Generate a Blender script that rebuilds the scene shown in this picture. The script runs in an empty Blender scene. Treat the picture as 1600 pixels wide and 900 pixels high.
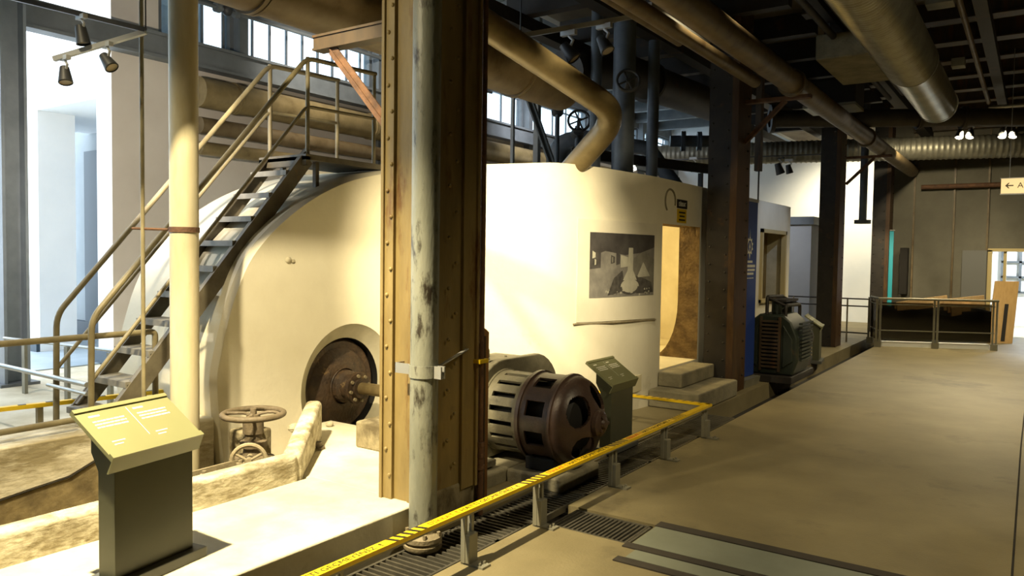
import bpy, bmesh, math, random
from mathutils import Vector, Matrix, Quaternion
random.seed(11)
S = bpy.context.scene
COL = S.collection
PI = math.pi
V = Vector
# ------------------------------------------------------------------ materials
def hexc(h):
    h = h.lstrip('#'); out = []
    for i in (0, 2, 4):
        c = int(h[i:i+2], 16)/255.0
        out.append(c/12.92 if c <= 0.04045 else ((c+0.055)/1.055)**2.4)
    return (*out, 1.0)

def mat(name, c1, c2=None, rough=0.6, metal=0.0, scale=6.0, bump=0.0, bscale=40.0, lo=0.35, hi=0.65, c3=None, s3=1.2, t3=0.62, stretch=None, spec=0.5):
    m = bpy.data.materials.new(name); m.use_nodes = True
    nt = m.node_tree; N = nt.nodes; L = nt.links
    b = N['Principled BSDF']; b.inputs['Roughness'].default_value = rough; b.inputs['Metallic'].default_value = metal
    b.inputs['Specular IOR Level'].default_value = spec
    tc = N.new('ShaderNodeTexCoord'); vec = tc.outputs['Object']
    if stretch:
        mp = N.new('ShaderNodeMapping'); mp.inputs['Scale'].default_value = stretch
        L.new(vec, mp.inputs['Vector']); vec = mp.outputs['Vector']
    if c2 is None:
        b.inputs['Base Color'].default_value = hexc(c1)
    else:
        n = N.new('ShaderNodeTexNoise'); n.inputs['Scale'].default_value = scale; n.inputs['Detail'].default_value = 7; n.inputs['Roughness'].default_value = 0.62
        L.new(vec, n.inputs['Vector'])
        r = N.new('ShaderNodeValToRGB'); r.color_ramp.elements[0].position = lo; r.color_ramp.elements[1].position = hi
        r.color_ramp.elements[0].color = hexc(c1); r.color_ramp.elements[1].color = hexc(c2)
        L.new(n.outputs['Fac'], r.inputs['Fac'])
        outc = r.outputs['Color']
        if c3:
            n3 = N.new('ShaderNodeTexNoise'); n3.inputs['Scale'].default_value = s3; n3.inputs['Detail'].default_value = 9; n3.inputs['Roughness'].default_value = 0.7
            L.new(vec, n3.inputs['Vector'])
            r3 = N.new('ShaderNodeValToRGB'); r3.color_ramp.elements[0].position = t3-0.06; r3.color_ramp.elements[1].position = t3+0.06
            r3.color_ramp.elements[0].color = (0,0,0,1); r3.color_ramp.elements[1].color = (1,1,1,1)
            L.new(n3.outputs['Fac'], r3.inputs['Fac'])
            mx = N.new('ShaderNodeMix'); mx.data_type = 'RGBA'
            L.new(r3.outputs['Color'], mx.inputs['Factor']); L.new(outc, mx.inputs[6]); mx.inputs[7].default_value = hexc(c3)
            outc = mx.outputs[2]
        L.new(outc, b.inputs['Base Color'])
    if bump:
        nb = N.new('ShaderNodeTexNoise'); nb.inputs['Scale'].default_value = bscale; nb.inputs['Detail'].default_value = 6
        L.new(vec, nb.inputs['Vector'])
        bp = N.new('ShaderNodeBump'); bp.inputs['Strength'].default_value = bump; bp.inputs['Distance'].default_value = 0.02
        L.new(nb.outputs['Fac'], bp.inputs['Height']); L.new(bp.outputs['Normal'], b.inputs['Normal'])
    return m

def emit(name, c, s):
    m = bpy.data.materials.new(name); m.use_nodes = True
    b = m.node_tree.nodes['Principled BSDF']
    b.inputs['Base Color'].default_value = hexc(c); b.inputs['Emission Color'].default_value = hexc(c); b.inputs['Emission Strength'].default_value = s
    return m

def glassmat(name, tint='#dfe9ee', refl=0.08):
    m = bpy.data.materials.new(name); m.use_nodes = True
    nt = m.node_tree; N = nt.nodes; L = nt.links
    for n in list(N):
        if n.type != 'OUTPUT_MATERIAL': N.remove(n)
    out = [n for n in N if n.type == 'OUTPUT_MATERIAL'][0]
    t = N.new('ShaderNodeBsdfTransparent'); t.inputs['Color'].default_value = hexc(tint)
    g = N.new('ShaderNodeBsdfGlossy'); g.inputs['Roughness'].default_value = 0.03
    mx = N.new('ShaderNodeMixShader'); mx.inputs['Fac'].default_value = refl
    L.new(t.outputs[0], mx.inputs[1]); L.new(g.outputs[0], mx.inputs[2]); L.new(mx.outputs[0], out.inputs['Surface'])
    return m

M = {}
M['floor'] = mat('worn_concrete', '#877c5c', '#6f6549', rough=0.55, scale=1.4, bump=0.12, bscale=60, lo=0.3, hi=0.72, c3='#574e39', s3=0.55, t3=0.62)
M['slab'] = mat('pale_concrete', '#d9d3be', '#bdb59c', rough=0.85, scale=2.5, bump=0.15, bscale=45, c3='#a89f88', s3=3.0, t3=0.7)
M['curb'] = mat('rough_stained_concrete', '#d3ccb4', '#968c70', rough=0.9, scale=9, bump=0.5, bscale=22, c3='#857a5c', s3=5.0, t3=0.57, stretch=(1, .7, 1.6))
M['pitwall'] = mat('stained_pit_concrete', '#e0dac6', '#b5ab90', rough=0.9, scale=3.2, bump=0.4, bscale=18, c3='#8f8466', s3=2.0, t3=0.57, stretch=(1, .5, 1.5))
M['shell'] = mat('limewashed_plaster', '#e6e0cb', '#d8d1ba', rough=0.8, scale=1.6, bump=0.12, bscale=25, lo=0.3, hi=0.75, c3='#c4bca2', s3=0.9, t3=0.69)
M['shell_in'] = mat('inner_plaster', '#e2d9ba', '#d2c8a6', rough=0.85, scale=2)
M['jamb'] = mat('raw_jamb_concrete', '#8a7248', '#5f4c2e', rough=0.95, scale=7, bump=0.6, bscale=30)
M['ring'] = mat('grey_ring_plaster', '#bdb7a0', '#a8a28c', rough=0.85, scale=4)
M['dim_concrete'] = mat('dim_step_concrete', '#8b846c', '#6d6754', rough=0.9, scale=4, bump=0.3)
M['white'] = mat('white_wall_paint', '#eef0f0', '#e4e8ea', rough=0.8, scale=1)
M['beige'] = mat('beige_wall_paint', '#d2ccc4', '#c6bfb6', rough=0.85, scale=0.8)
M['blue_grey'] = mat('blue_grey_paint', '#a9b2b6', '#9aa4aa', rough=0.8, scale=1)
M['dark_blue'] = mat('dark_blue_skirting', '#2c3e4a', rough=0.5)
M['blue_floor'] = mat('blue_grey_floor', '#a7b4bd', '#8fa0ac', rough=0.45, scale=2)
M['beam_grey'] = mat('grey_painted_steel', '#6c7276', '#5c6266', rough=0.55, scale=3)
M['far_wall'] = mat('dark_grey_wall', '#6d6a5e', '#5a574c', rough=0.85, scale=0.9)
M['ceil'] = mat('mottled_brown_ceiling', '#7a7060', '#5c5346', rough=0.95, scale=1.2)  # mottled brown, same mix over the whole hall ceiling
M['ceil_pale'] = mat('grey_ceiling_panels', '#b2b2ae', '#969692', rough=0.95, scale=0.8)
M['steel_dark'] = mat('dark_structural_steel', '#2a241e', '#1b1713', rough=0.6, scale=5, c3='#4a3018', s3=3, t3=0.64)
M['col'] = mat('riveted_steel_paint', '#8c7a4d', '#75643c', rough=0.5, scale=3, bump=0.08, bscale=30, c3='#5f3d18', s3=2.2, t3=0.62, stretch=(2.2, 2.2, .5))
M['col_dark'] = mat('old_brown_steel', '#4a3b27', '#33291c', rough=0.55, scale=4, c3='#5c3a18', s3=2.5, t3=0.6, stretch=(2, 2, .4))
M['rust_face'] = mat('rusted_steel_face', '#4a3012', '#35210d', rough=0.6, scale=4, stretch=(2, 2, .4), c3='#5a401a', s3=2, t3=0.6)
M['rust_plate'] = mat('rusted_guard_steel', '#8a6232', '#684520', rough=0.6, scale=4, stretch=(2, 2, .4), c3='#9c7a44', s3=2, t3=0.6)
M['rust'] = mat('rust_brown', '#6a4a32', '#473122', rough=0.75, scale=9, bump=0.3, bscale=60)
M['flaky'] = mat('flaking_grey_paint', '#75776a', '#87887b', rough=0.45, scale=4, bump=0.15, bscale=30, c3='#2d261c', s3=7.0, t3=0.58, stretch=(1.6, 1.6, .55))
M['cream_pipe'] = mat('cream_painted_pipe', '#b9b094', '#a99f80', rough=0.5, scale=4, stretch=(2, 2, .5), c3='#a39670', s3=3, t3=0.66)
M['post_grey'] = mat('blue_grey_post_paint', '#8c959e', '#7b848d', rough=0.5, scale=3)
M['khaki'] = mat('khaki_painted_steel', '#8b8163', '#756b4f', rough=0.5, scale=6, c3='#7e5530', s3=5, t3=0.68)
M['stair'] = mat('stair_steel', '#6b6453', '#554e40', rough=0.55, scale=7, c3='#7a5a38', s3=5, t3=0.7)
M['tread'] = mat('worn_tread_plate', '#8d897e', '#77736a', rough=0.55, scale=10)
M['dusty_pipe'] = mat('dusty_brown_pipe', '#8a7a56', '#6f6040', rough=0.36, metal=0.15, scale=4, c3='#5e4f34', s3=2, t3=0.64)
M['brown_pipe'] = mat('dull_brown_pipe', '#6f6046', '#58492f', rough=0.5, scale=4, c3='#47351f', s3=2, t3=0.6)
M['dark_pipe'] = mat('dark_lagged_pipe', '#3b332a', '#2a241e', rough=0.6, scale=4, c3='#50301c', s3=2, t3=0.66)
M['blue_pipe'] = mat('blue_grey_pipe', '#59616b', '#474e57', rough=0.5, scale=4)
M['galv'] = mat('galvanised_duct', '#a8a594', '#8c897a', rough=0.32, metal=0.75, scale=5)
M['galv_far'] = mat('dull_galvanised_duct', '#8f8d80', '#77756a', rough=0.45, metal=0.5, scale=5)
M['stand'] = mat('olive_grey_stand', '#4b4c3b', '#454636', rough=0.4, scale=2, spec=0.4)
M['stand_dark'] = mat('dark_plinth', '#4d4e49', rough=0.5)
M['stand_side'] = mat('black_stand_side', '#24231f', rough=0.5)
M['stand_top'] = mat('olive_sign_plate', '#82825f', '#797957', rough=0.35, scale=1)
M['print'] = mat('white_print', '#f4f2e4', rough=0.6)
M['yellow'] = mat('yellow_tape', '#f2cb1c', '#e8bf18', rough=0.4, scale=5)
M['black'] = mat('black_print', '#1c1710', rough=0.5)
M['orange'] = mat('orange_print', '#d8500a', rough=0.5)
M['grey_post'] = mat('grey_galvanised_post', '#8f8c7c', '#7f7c6c', rough=0.45, metal=0.3, scale=6)
M['grate'] = mat('grate_steel', '#6b675b', '#55524a', rough=0.45, metal=0.5, scale=8)
M['plate'] = mat('grey_green_plate', '#7e8274', '#74786a', rough=0.45, scale=3)
M['dark_strip'] = mat('dark_rubber_strip', '#3a342b', '#2f2a23', rough=0.8, scale=6)
M['trench'] = mat('near_black_trench', '#2a2620', '#1d1a16', rough=0.95, scale=6)  # near-black brown, shared by trench bed, crack and floor joint
M['motor_grey'] = mat('grey_motor_casting', '#77725f', '#5f5a49', rough=0.55, scale=6, bump=0.2, bscale=50, c3='#4a4536', s3=4, t3=0.62)
M['motor_brown'] = mat('brown_motor_casting', '#4f3d33', '#3f3029', rough=0.42, scale=6, bump=0.12, bscale=50, c3='#3b2a20', s3=4, t3=0.62)
M['motor_dark'] = mat('near_black_brown', '#15110e', '#0d0b09', rough=0.7, scale=8)  # near-black brown, shared by motor core, pedestal and inlet throat
M['hub'] = mat('rusty_fan_hub', '#4c3a28', '#2c2118', rough=0.6, scale=9, bump=0.5, bscale=35, c3='#8a7248', s3=6, t3=0.66)
M['shaft'] = mat('greasy_steel_shaft', '#8a7a58', '#6a5b3e', rough=0.4, metal=0.4, scale=8)
M['iron'] = mat('weathered_iron', '#6b5f4c', '#524732', rough=0.65, scale=9, bump=0.25, bscale=60)
M['iron_pale'] = mat('dusty_iron', '#8d8268', '#756a52', rough=0.7, scale=9, bump=0.25, bscale=60)
M['damp'] = mat('damp_brown_concrete', '#8a7a55', '#5f5236', rough=0.9, scale=6, bump=0.4, bscale=20)
M['block'] = mat('dark_stained_block', '#8c8266', '#5a5039', rough=0.9, scale=8, bump=0.5, bscale=30, lo=.4, hi=.6, stretch=(1, 1, .6))
M['green'] = mat('green_machine_paint', '#242d22', '#1b221a', rough=0.5, scale=6, c3='#4b3a26', s3=5, t3=0.66)
M['machine_rust'] = mat('rusty_machine', '#54422f', '#3b2d20', rough=0.6, scale=7, c3='#8a7a60', s3=4, t3=0.63)
M['blue'] = mat('banner_blue', '#1d3a86', '#1a357c', rough=0.5, scale=1)
M['teal'] = mat('banner_teal', '#2f9fb4', rough=0.5)
M['silver'] = mat('pale_metal', '#b4b4b0', rough=0.35, metal=0.6)
M['track'] = mat('light_grey_track', '#b9bcbf', rough=0.45)
M['track_dark'] = mat('dark_grey_track', '#4b4d50', rough=0.5)
M['lamp'] = mat('dark_lamp_can', '#37383a', rough=0.5)
M['lens'] = emit('lit_lamp_lens', '#fff6dc', 14.0)
M['lens_off'] = mat('lamp_lens', '#b0a48c', rough=0.3)
M['wood'] = mat('plywood', '#ac8c58', '#9d7e4b', rough=0.6, scale=5, stretch=(6, 1, 1))
M['plank'] = mat('raw_planks', '#d8b888', '#c6a472', rough=0.7, scale=5, stretch=(1, 6, 1))
M['window_wood'] = mat('pale_window_wood', '#b9a878', rough=0.6)
M['panel_brown'] = mat('brown_panel', '#7d6836', '#6c582a', rough=0.7, scale=3)
M['glass'] = glassmat('window_glass')
M['smoke'] = glassmat('dark_glass', '#a9a498', 0.06)
M['dark_int'] = mat('dark_interior', '#1d1a17', rough=0.9)
M['photo_grey'] = mat('photo_grey', '#6b6864', '#8a8780', rough=0.5, scale=5)
M['photo_dark'] = mat('photo_dark', '#3d3a3a', '#504d4c', rough=0.5, scale=6)
M['photo_mid'] = mat('photo_mid', '#7d7a70', '#6a675f', rough=0.5, scale=9)
M['photo_light'] = mat('photo_light', '#b9b6a6', '#a5a294', rough=0.5, scale=7)
M['photo_black'] = mat('photo_black', '#3a3836', '#565350', rough=0.5, scale=14)
M['board'] = mat('off_white_board', '#ddd7c4', '#d3ccb8', rough=0.7, scale=2)
M['warn'] = mat('warning_yellow', '#c9a80c', rough=0.5)
M['sign_glow'] = emit('backlit_sign', '#f2d9a0', 0.55)
M['rubber'] = mat('black_rubber', '#171614', rough=0.8)

# ------------------------------------------------------------------ mesh builder
class MB:
    def __init__(s): s.v = []; s.f = []; s.mi = []; s.cur = 0
    def add(s, vs, fs):
        o = len(s.v); s.v += [V(p) for p in vs]
        for f in fs: s.f.append(tuple(i+o for i in f)); s.mi.append(s.cur)
        return s
    def box(s, c, d, rot=None):
        c = V(c); h = V(d)/2; R = rot if rot is not None else Matrix.Identity(3)
        vs = [c + R @ V((x*h.x, y*h.y, z*h.z)) for x in (-1, 1) for y in (-1, 1) for z in (-1, 1)]
        return s.add(vs, [(0,1,3,2),(4,6,7,5),(0,4,5,1),(2,3,7,6),(0,2,6,4),(1,5,7,3)])
    def b2(s, a, b):
        a = V(a); b = V(b); return s.box((a+b)/2, [abs(x) for x in (b-a)])
    def bar(s, p0, p1, w, h, up=(0,0,1)):
        p0 = V(p0); p1 = V(p1); t = (p1-p0); L = t.length; t.normalize(); u = V(up)
        if abs(t.dot(u)) > 0.99: u = V((0,1,0))
        x = t.cross(u).normalized(); z = x.cross(t)
        R = Matrix((x, t, z)).transposed()
        return s.box((p0+p1)/2, (w, L, h), R)
    def tube(s, pts, r, n=12, caps=True, closed=False):
        pts = [V(p) for p in pts]; k = len(pts); rs = r if isinstance(r, (list, tuple)) else [r]*k
        tang = []
        for i in range(k):
            if closed: t = (pts[(i+1) % k]-pts[i]).normalized() + (pts[i]-pts[i-1]).normalized()
            elif i == 0: t = pts[1]-pts[0]
            elif i == k-1: t = pts[-1]-pts[-2]
            else: t = (pts[i+1]-pts[i]).normalized() + (pts[i]-pts[i-1]).normalized()
            tang.append(t.normalized())
        t0 = tang[0]; a = V((0,0,1)) if abs(t0.z) < 0.9 else V((1,0,0))
        x = t0.cross(a).normalized(); vs = []
        for i in range(k):
            t = tang[i]; x = (x - t*x.dot(t)).normalized(); y = t.cross(x)
            for j in range(n):
                A = 2*PI*j/n; vs.append(pts[i] + (x*math.cos(A)+y*math.sin(A))*rs[i])
        fs = []
        for i in range(k if closed else k-1):
            i2 = (i+1) % k
            for j in range(n):
                fs.append((i*n+j, i*n+(j+1) % n, i2*n+(j+1) % n, i2*n+j))
        if caps and not closed:
            fs.append(tuple(range(n))[::-1]); fs.append(tuple((k-1)*n+j for j in range(n)))
        return s.add(vs, fs)
    def cyl(s, p0, p1, r, r2=None, n=20, caps=True):
        return s.tube([p0, p1], [r, r if r2 is None else r2], n, caps)
    def lathe(s, prof, o, axis, n=32, capends=False):
        o = V(o); t = V(axis).normalized(); a = V((0,0,1)) if abs(t.z) < 0.9 else V((1,0,0))
        x = t.cross(a).normalized(); y = t.cross(x); vs = []
        for (r, h) in prof:
            for j in range(n):
                A = 2*PI*j/n; vs.append(o + t*h + (x*math.cos(A)+y*math.sin(A))*r)
        fs = []
        for i in range(len(prof)-1):
            for j in range(n): fs.append((i*n+j, i*n+(j+1) % n, (i+1)*n+(j+1) % n, (i+1)*n+j))
        if capends:
            fs.append(tuple(range(n))[::-1]); fs.append(tuple((len(prof)-1)*n+j for j in range(n)))
        return s.add(vs, fs)
    def torus(s, c, axis, R, r, n=32, m=10):
        c = V(c); t = V(axis).normalized(); a = V((0,0,1)) if abs(t.z) < 0.9 else V((1,0,0))
        x = t.cross(a).normalized(); y = t.cross(x)
        return s.tube([c + (x*math.cos(2*PI*i/n)+y*math.sin(2*PI*i/n))*R for i in range(n)], r, m, False, True)
    def sph(s, c, r, n=10, m=6, sq=(1,1,1)):
        c = V(c); vs = [c+V((0,0,r*sq[2]))]; fs = []
        for i in range(1, m):
            for j in range(n):
                p = PI*i/m; q = 2*PI*j/n
                vs.append(c+V((r*sq[0]*math.sin(p)*math.cos(q), r*sq[1]*math.sin(p)*math.sin(q), r*sq[2]*math.cos(p))))
        vs.append(c-V((0,0,r*sq[2]))); e = len(vs)-1
        for j in range(n):
            fs.append((0, 1+j, 1+(j+1) % n)); fs.append((e, e-n+(j+1) % n, e-n+j))
            for i in range(m-2): fs.append((1+i*n+j, 1+(i+1)*n+j, 1+(i+1)*n+(j+1) % n, 1+i*n+(j+1) % n))
        return s.add(vs, fs)
    def prism(s, pts, ext):
        pts = [V(p) for p in pts]; e = V(ext); n = len(pts)
        return s.add(pts+[p+e for p in pts], [tuple(range(n))[::-1], tuple(range(n, 2*n))] + [(i, (i+1) % n, n+(i+1) % n, n+i) for i in range(n)])
    def poly(s, pts): return s.add(pts, [tuple(range(len(pts)))])
    def grid(s, rows, skip=None):
        k = len(rows[0]); vs = [p for r in rows for p in r]; fs = []
        for i in range(len(rows)-1):
            for j in range(k-1):
                if skip and skip(i, j): continue
                fs.append((i*k+j, i*k+j+1, (i+1)*k+j+1, (i+1)*k+j))
        return s.add(vs, fs)
    def build(s, name, m, parent=None, local=False, bevel=0, solid=0, seg=2, angle=38):
        me = bpy.data.meshes.new(name)
        off = V((0,0,0))
        if parent is not None and not local:
            r = parent
            while r.parent: r = r.parent
            off = r.location
        me.from_pydata([tuple(p-off) for p in s.v], [], s.f)
        ms = m if isinstance(m, (list, tuple)) else [m]
        for k in ms: me.materials.append(M[k] if isinstance(k, str) else k)
        if len(ms) > 1:
            for p, i in zip(me.polygons, s.mi): p.material_index = i
        bm = bmesh.new(); bm.from_mesh(me); bmesh.ops.remove_doubles(bm, verts=bm.verts, dist=1e-6); bmesh.ops.recalc_face_normals(bm, faces=bm.faces)
        if solid: bmesh.ops.solidify(bm, geom=list(bm.verts)+list(bm.edges)+list(bm.faces), thickness=solid); bmesh.ops.recalc_face_normals(bm, faces=bm.faces)
        bm.to_mesh(me); bm.free()
        for p in me.polygons: p.use_smooth = True
        me.set_sharp_from_angle(angle=math.radians(angle))
        o = bpy.data.objects.new(name, me); COL.objects.link(o)
        if parent is not None: o.parent = parent
        if bevel:
            q = o.modifiers.new('bevel', 'BEVEL'); q.width = bevel; q.segments = seg; q.limit_method = 'ANGLE'; q.angle_limit = math.radians(40); q.harden_normals = True
        return o

def tag(o, label, cat=None, group=None):
    o['label'] = label
    if cat: o['category'] = cat
    if group: o['group'] = group
    return o
def thing(name, label, cat, loc=(0,0,0), rotz=0, group=None):
    o = bpy.data.objects.new(name, None); COL.objects.link(o); o.location = loc; o.rotation_euler = (0,0,rotz); o.empty_display_size = .1
    return tag(o, label, cat, group)
def struct(name, mb, m, parent=None, **k):
    o = mb.build(name, m, parent, **k)
    o['kind'] = 'structure'
    return o
def dup(root, loc, rotz=None, label=None):
    r = root.copy(); COL.objects.link(r); r.location = loc
    if rotz is not None: r.rotation_euler = (0,0,rotz)
    if label: r['label'] = label
    for ch in list(root.children):
        c = ch.copy(); COL.objects.link(c); c.parent = r
        for g in list(ch.children):
            d = g.copy(); COL.objects.link(d); d.parent = c
    return r
def text_mesh(txt, size, align='LEFT', ext=0.0006):
    cu = bpy.data.curves.new('t', 'FONT'); cu.body = txt; cu.size = size; cu.align_x = align; cu.extrude = ext; cu.resolution_u = 3
    o = bpy.data.objects.new('t', cu); COL.objects.link(o)
    bpy.context.view_layer.update()
    me = o.to_mesh(); vs = [v.co.copy() for v in me.vertices]; fs = [tuple(p.vertices) for p in me.polygons]
    o.to_mesh_clear(); bpy.data.objects.remove(o); bpy.data.curves.remove(cu)
    return vs, fs
def put_text(mb, txt, size, origin, xdir, ydir, width=None, align='LEFT'):
    vs, fs = text_mesh(txt, size, align)
    x = V(xdir).normalized(); y = V(ydir).normalized(); z = x.cross(y); o = V(origin)
    w = max(v.x for v in vs)-min(v.x for v in vs); k = (width/w) if width else 1.0
    mb.add([o + x*v.x*k + y*v.y + z*v.z for v in vs], fs)
def arc(c, u, w, r, a0, a1, n):
    c = V(c); u = V(u); w = V(w)
    return [c + (u*math.cos(a0+(a1-a0)*i/n) + w*math.sin(a0+(a1-a0)*i/n))*r for i in range(n+1)]
def bend(p0, p1, p2, r, n=8):
    """points of a rounded corner at p1"""
    p0, p1, p2 = V(p0), V(p1), V(p2); a = (p0-p1).normalized(); b = (p2-p1).normalized()
    A = p1+a*r; B = p1+b*r
    return [A*(1-t)**2 + p1*2*t*(1-t) + B*t*t for t in [i/n for i in range(n+1)]]
def rounded(pts, r, n=6):
    out = [V(pts[0])]
    for i in range(1, len(pts)-1): out += bend(pts[i-1], pts[i], pts[i+1], r, n)
    return out+[V(pts[-1])]
# ================================================================== SETTING
def new(): return MB()
fl = new()
fl.b2((-2.58,-4,-.3),(6,4.1,0)); fl.b2((-1.93,4.1,-.3),(6,4.5,0)); fl.b2((-2.58,4.5,-.3),(6,26,0))
fl.b2((-9.6,3.45,-.3),(-2.98,26,-.001))
fl.b2((-9.6,-4,-.5),(-2.98,3.45,-.2))
struct('floor', fl, 'floor')
tr = new(); tr.b2((-2.98,-4,-.3),(-2.58,26,-.22)); tr.b2((-2.58,4.1,-.3),(-1.93,4.5,-.22))
struct('floor_trench', tr, 'trench')
sl = new(); sl.b2((-3.96,-3,-.2),(-3.02,3.46,.2))
struct('floor_slab', sl, 'slab', bevel=.012)
sl = new(); sl.prism([(-4.03,3.40,-.05),(-3.94,3.461,-.05),(-3.36,3.461,-.05),(-3.36,4.35,-.05),(-3.7,4.6,-.05),(-4.0,4.75,-.05),(-5.19,4.75,-.05),(-5.19,4.32,-.05),(-4.86,4.22,-.05)],(0,0,.245))
struct('floor_step', sl, 'slab', bevel=.015)
fb = new(); fb.b2((-14,-4,-.2),(-5.72,5.05,.25)); fb.b2((-9.5,5.05,-.2),(-6.9,9,.25))
struct('floor_landing', fb, 'slab')
fb = new(); fb.b2((-16,5.05,-.2),(-9.7,9,.262)); fb.b2((-16,3.6,.2),(-9.72,5.05,.262))
struct('floor_alcove', fb, 'blue_floor')

# ceilings
ce = new(); ce.b2((-5.6,-4,4.95),(6,26,5.15))
struct('ceiling', ce, 'ceil')
ce = new(); ce.b2((-9.75,-4,5.75),(-5.6,26,5.9)); ce.b2((-5.72,-4,4.95),(-5.6,26,5.75))
struct('ceiling_bay', ce, 'ceil_pale')

# walls
w = new(); w.b2((-9.7,5.1,0),(-9.5,24,4.43)); struct('wall_left', w, 'beige')
w = new(); w.b2((-9.7,5.1,4.43),(-9.5,5.72,5.75)); struct('wall_pier', w, 'beige')
w = new(); w.b2((-9.72,5.72,5.35),(-9.5,24,5.75)); struct('wall_head', w, 'beam_grey')
w = new()
w.b2((-13.9,5.1,.25),(-11.42,5.6,5.75)); w.b2((-11.42,5.1,3.6),(-9.86,5.6,5.75)); w.b2((-9.86,5.1,.25),(-9.7,5.6,5.75))
struct('wall_alcove', w, 'white')
w = new(); w.b2((-16,6.6,.25),(-10.2,6.75,5.75)); w.b2((-10.2,5.6,.25),(-10.1,6.75,5.75)); struct('wall_alcove_back', w, 'blue_grey')
w = new(); w.b2((-13.02,6.52,.25),(-12.3,6.6,3.3)); struct('door_3', w, mat('slate_door_paint', '#5d6b74', rough=.6))
w = new(); w.b2((-16,6.5,.25),(-10.2,6.6,.5)); struct('baseboard_alcove', w, 'dark_blue')
w = new(); w.b2((-13.9,5.05,.25),(-11.42,5.1,.42)); w.b2((-9.86,5.05,.25),(-9.5,5.1,.42)); struct('baseboard_left', w, 'dark_blue')
w = new(); w.b2((-13,5.6,3.6),(-10.1,6.75,3.7)); struct('ceiling_alcove', w, 'white')
w = new(); w.b2((-2.92,20.5,0),(-.92,20.7,4.95)); w.b2((-.92,20.5,1.96),(.6,20.7,4.95)); w.b2((.6,20.5,0),(6,20.7,4.95)); struct('wall_far', w, 'far_wall')
w = new(); w.b2((-9.7,22.6,0),(-2.92,22.8,5.75)); w.b2((-2.95,20.5,0),(-2.92,22.6,4.95)); struct('wall_lit', w, 'white')
w = new(); w.b2((5.8,-4,0),(6,20.5,4.95)); struct('wall_right', w, 'far_wall')
w = new(); w.b2((-9.7,-4.2,0),(6,-4,5.75)); struct('wall_back', w, 'far_wall')
# wall between bays, low solid with tall glazing on the daylight side
w = new(); w.b2((-9.7,-4,.25),(-9.5,2.9,1.2)); w.b2((-9.7,-4,4.4),(-9.5,2.9,5.75)); struct('wall_side', w, 'beige')

# grey lintel beam along the left wall
b = new(); b.b2((-9.48,2.9,4.14),(-9.25,24,4.42)); b.b2((-9.24,2.9,4.12),(-9.2,24,4.16)); b.b2((-9.24,2.9,4.40),(-9.2,24,4.44))
struct('trim_1', b, 'beam_grey')
# clerestory windows: frame with mullions, and panes
def clerestory(n, y0, y1, step, first):
    f = new(); z0, z1 = 4.44, 5.35
    f.b2((-9.66,y0,z0),(-9.56,y1,z0+.05)); f.b2((-9.66,y0,z1-.05),(-9.56,y1,z1))
    f.b2((-9.64,y0,5.13),(-9.58,y1,5.16))
    y = first
    while y < y1:
        f.b2((-9.63,y-.012,z0),(-9.59,y+.012,z1)); y += step
    for yy in (y0, y1): f.b2((-9.68,yy-.035,z0),(-9.54,yy+.035,z1))
    o = struct('window_%d' % n, f, 'beam_grey')
    g = new(); g.b2((-9.612,y0+.03,z0+.03),(-9.606,y1-.03,z1-.03))
    p = g.build('pane', 'glass', o); p['kind'] = 'structure'
    return o
clerestory(1, 5.75, 6.85, .33, 6.42)
clerestory(2, 6.98, 9.6, .31, 7.24)
for i, (a, c) in enumerate(((9.75,12.2),(12.33,14.3),(14.45,17.2),(17.35,20.2),(20.35,22.5))):
    clerestory(3+i, a, c, .62, a+.62)
for i, y in enumerate((6.92, 9.68, 12.27, 14.38, 17.28, 20.28)):
    p = new(); p.b2((-9.5,y-.07,.05 if y > 9 else 4.3),(-9.36,y+.07,5.75))
    struct('trim_%d' % (2+i), p, 'beam_grey')
# side window (outside the left edge of the view)
f = new()
for y in (-4,-2.3,-.6,1.1,2.85): f.b2((-9.66,y-.04,1.2),(-9.56,y+.04,4.4))
f.b2((-9.66,-4,2.7),(-9.56,2.9,2.78)); wnd = struct('window_8', f, 'beam_grey')
g = new(); g.b2((-9.612,-4,1.2),(-9.606,2.85,4.4)); p = g.build('pane', 'glass', wnd); p['kind'] = 'structure'

# far doorway with the bright room behind it
f = new(); f.b2((-.92,20.44,0),(-.84,20.76,1.96)); f.b2((-.92,20.44,1.93),(.6,20.76,2.0)); f.b2((-.62,20.5,0),(-.56,20.7,1.95))
struct('door_1', f, 'window_wood')
w = new(); w.b2((-1.4,24.3,0),(2,24.4,3)); struct('wall_beyond', w, 'white')
w = new(); w.b2((-2.7,20.7,-.01),(3,26,.004)); struct('floor_beyond', w, 'slab')
f = new()
for x in (-.75,-.35,.05,.45): f.b2((x-.03,24.2,.9),(x+.03,24.3,2.4))
for z in (.9,1.3,1.7,2.1,2.4): f.b2((-.78,24.2,z-.025),(.48,24.3,z+.025))
struct('window_9', f, 'beam_grey')
# door leaf / panel beside far doorway and wall pilasters
f = new(); f.b2((-1.42,20.44,0),(-.94,20.5,1.95)); struct('door_2', f, mat('grey_door_leaf', '#6b6c6a', rough=.6))
f = new()
for x in (-2.45,-1.62,-.95): f.b2((x-.02,20.45,1.95 if x > -1 else .1),(x+.02,20.5,4.95))
struct('trim_8', f, 'brown_pipe')
f = new(); f.tube([(-2.3,20.35,3.42),(5.8,20.35,3.42)],.055); struct('trim_9', f, 'rust')
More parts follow.
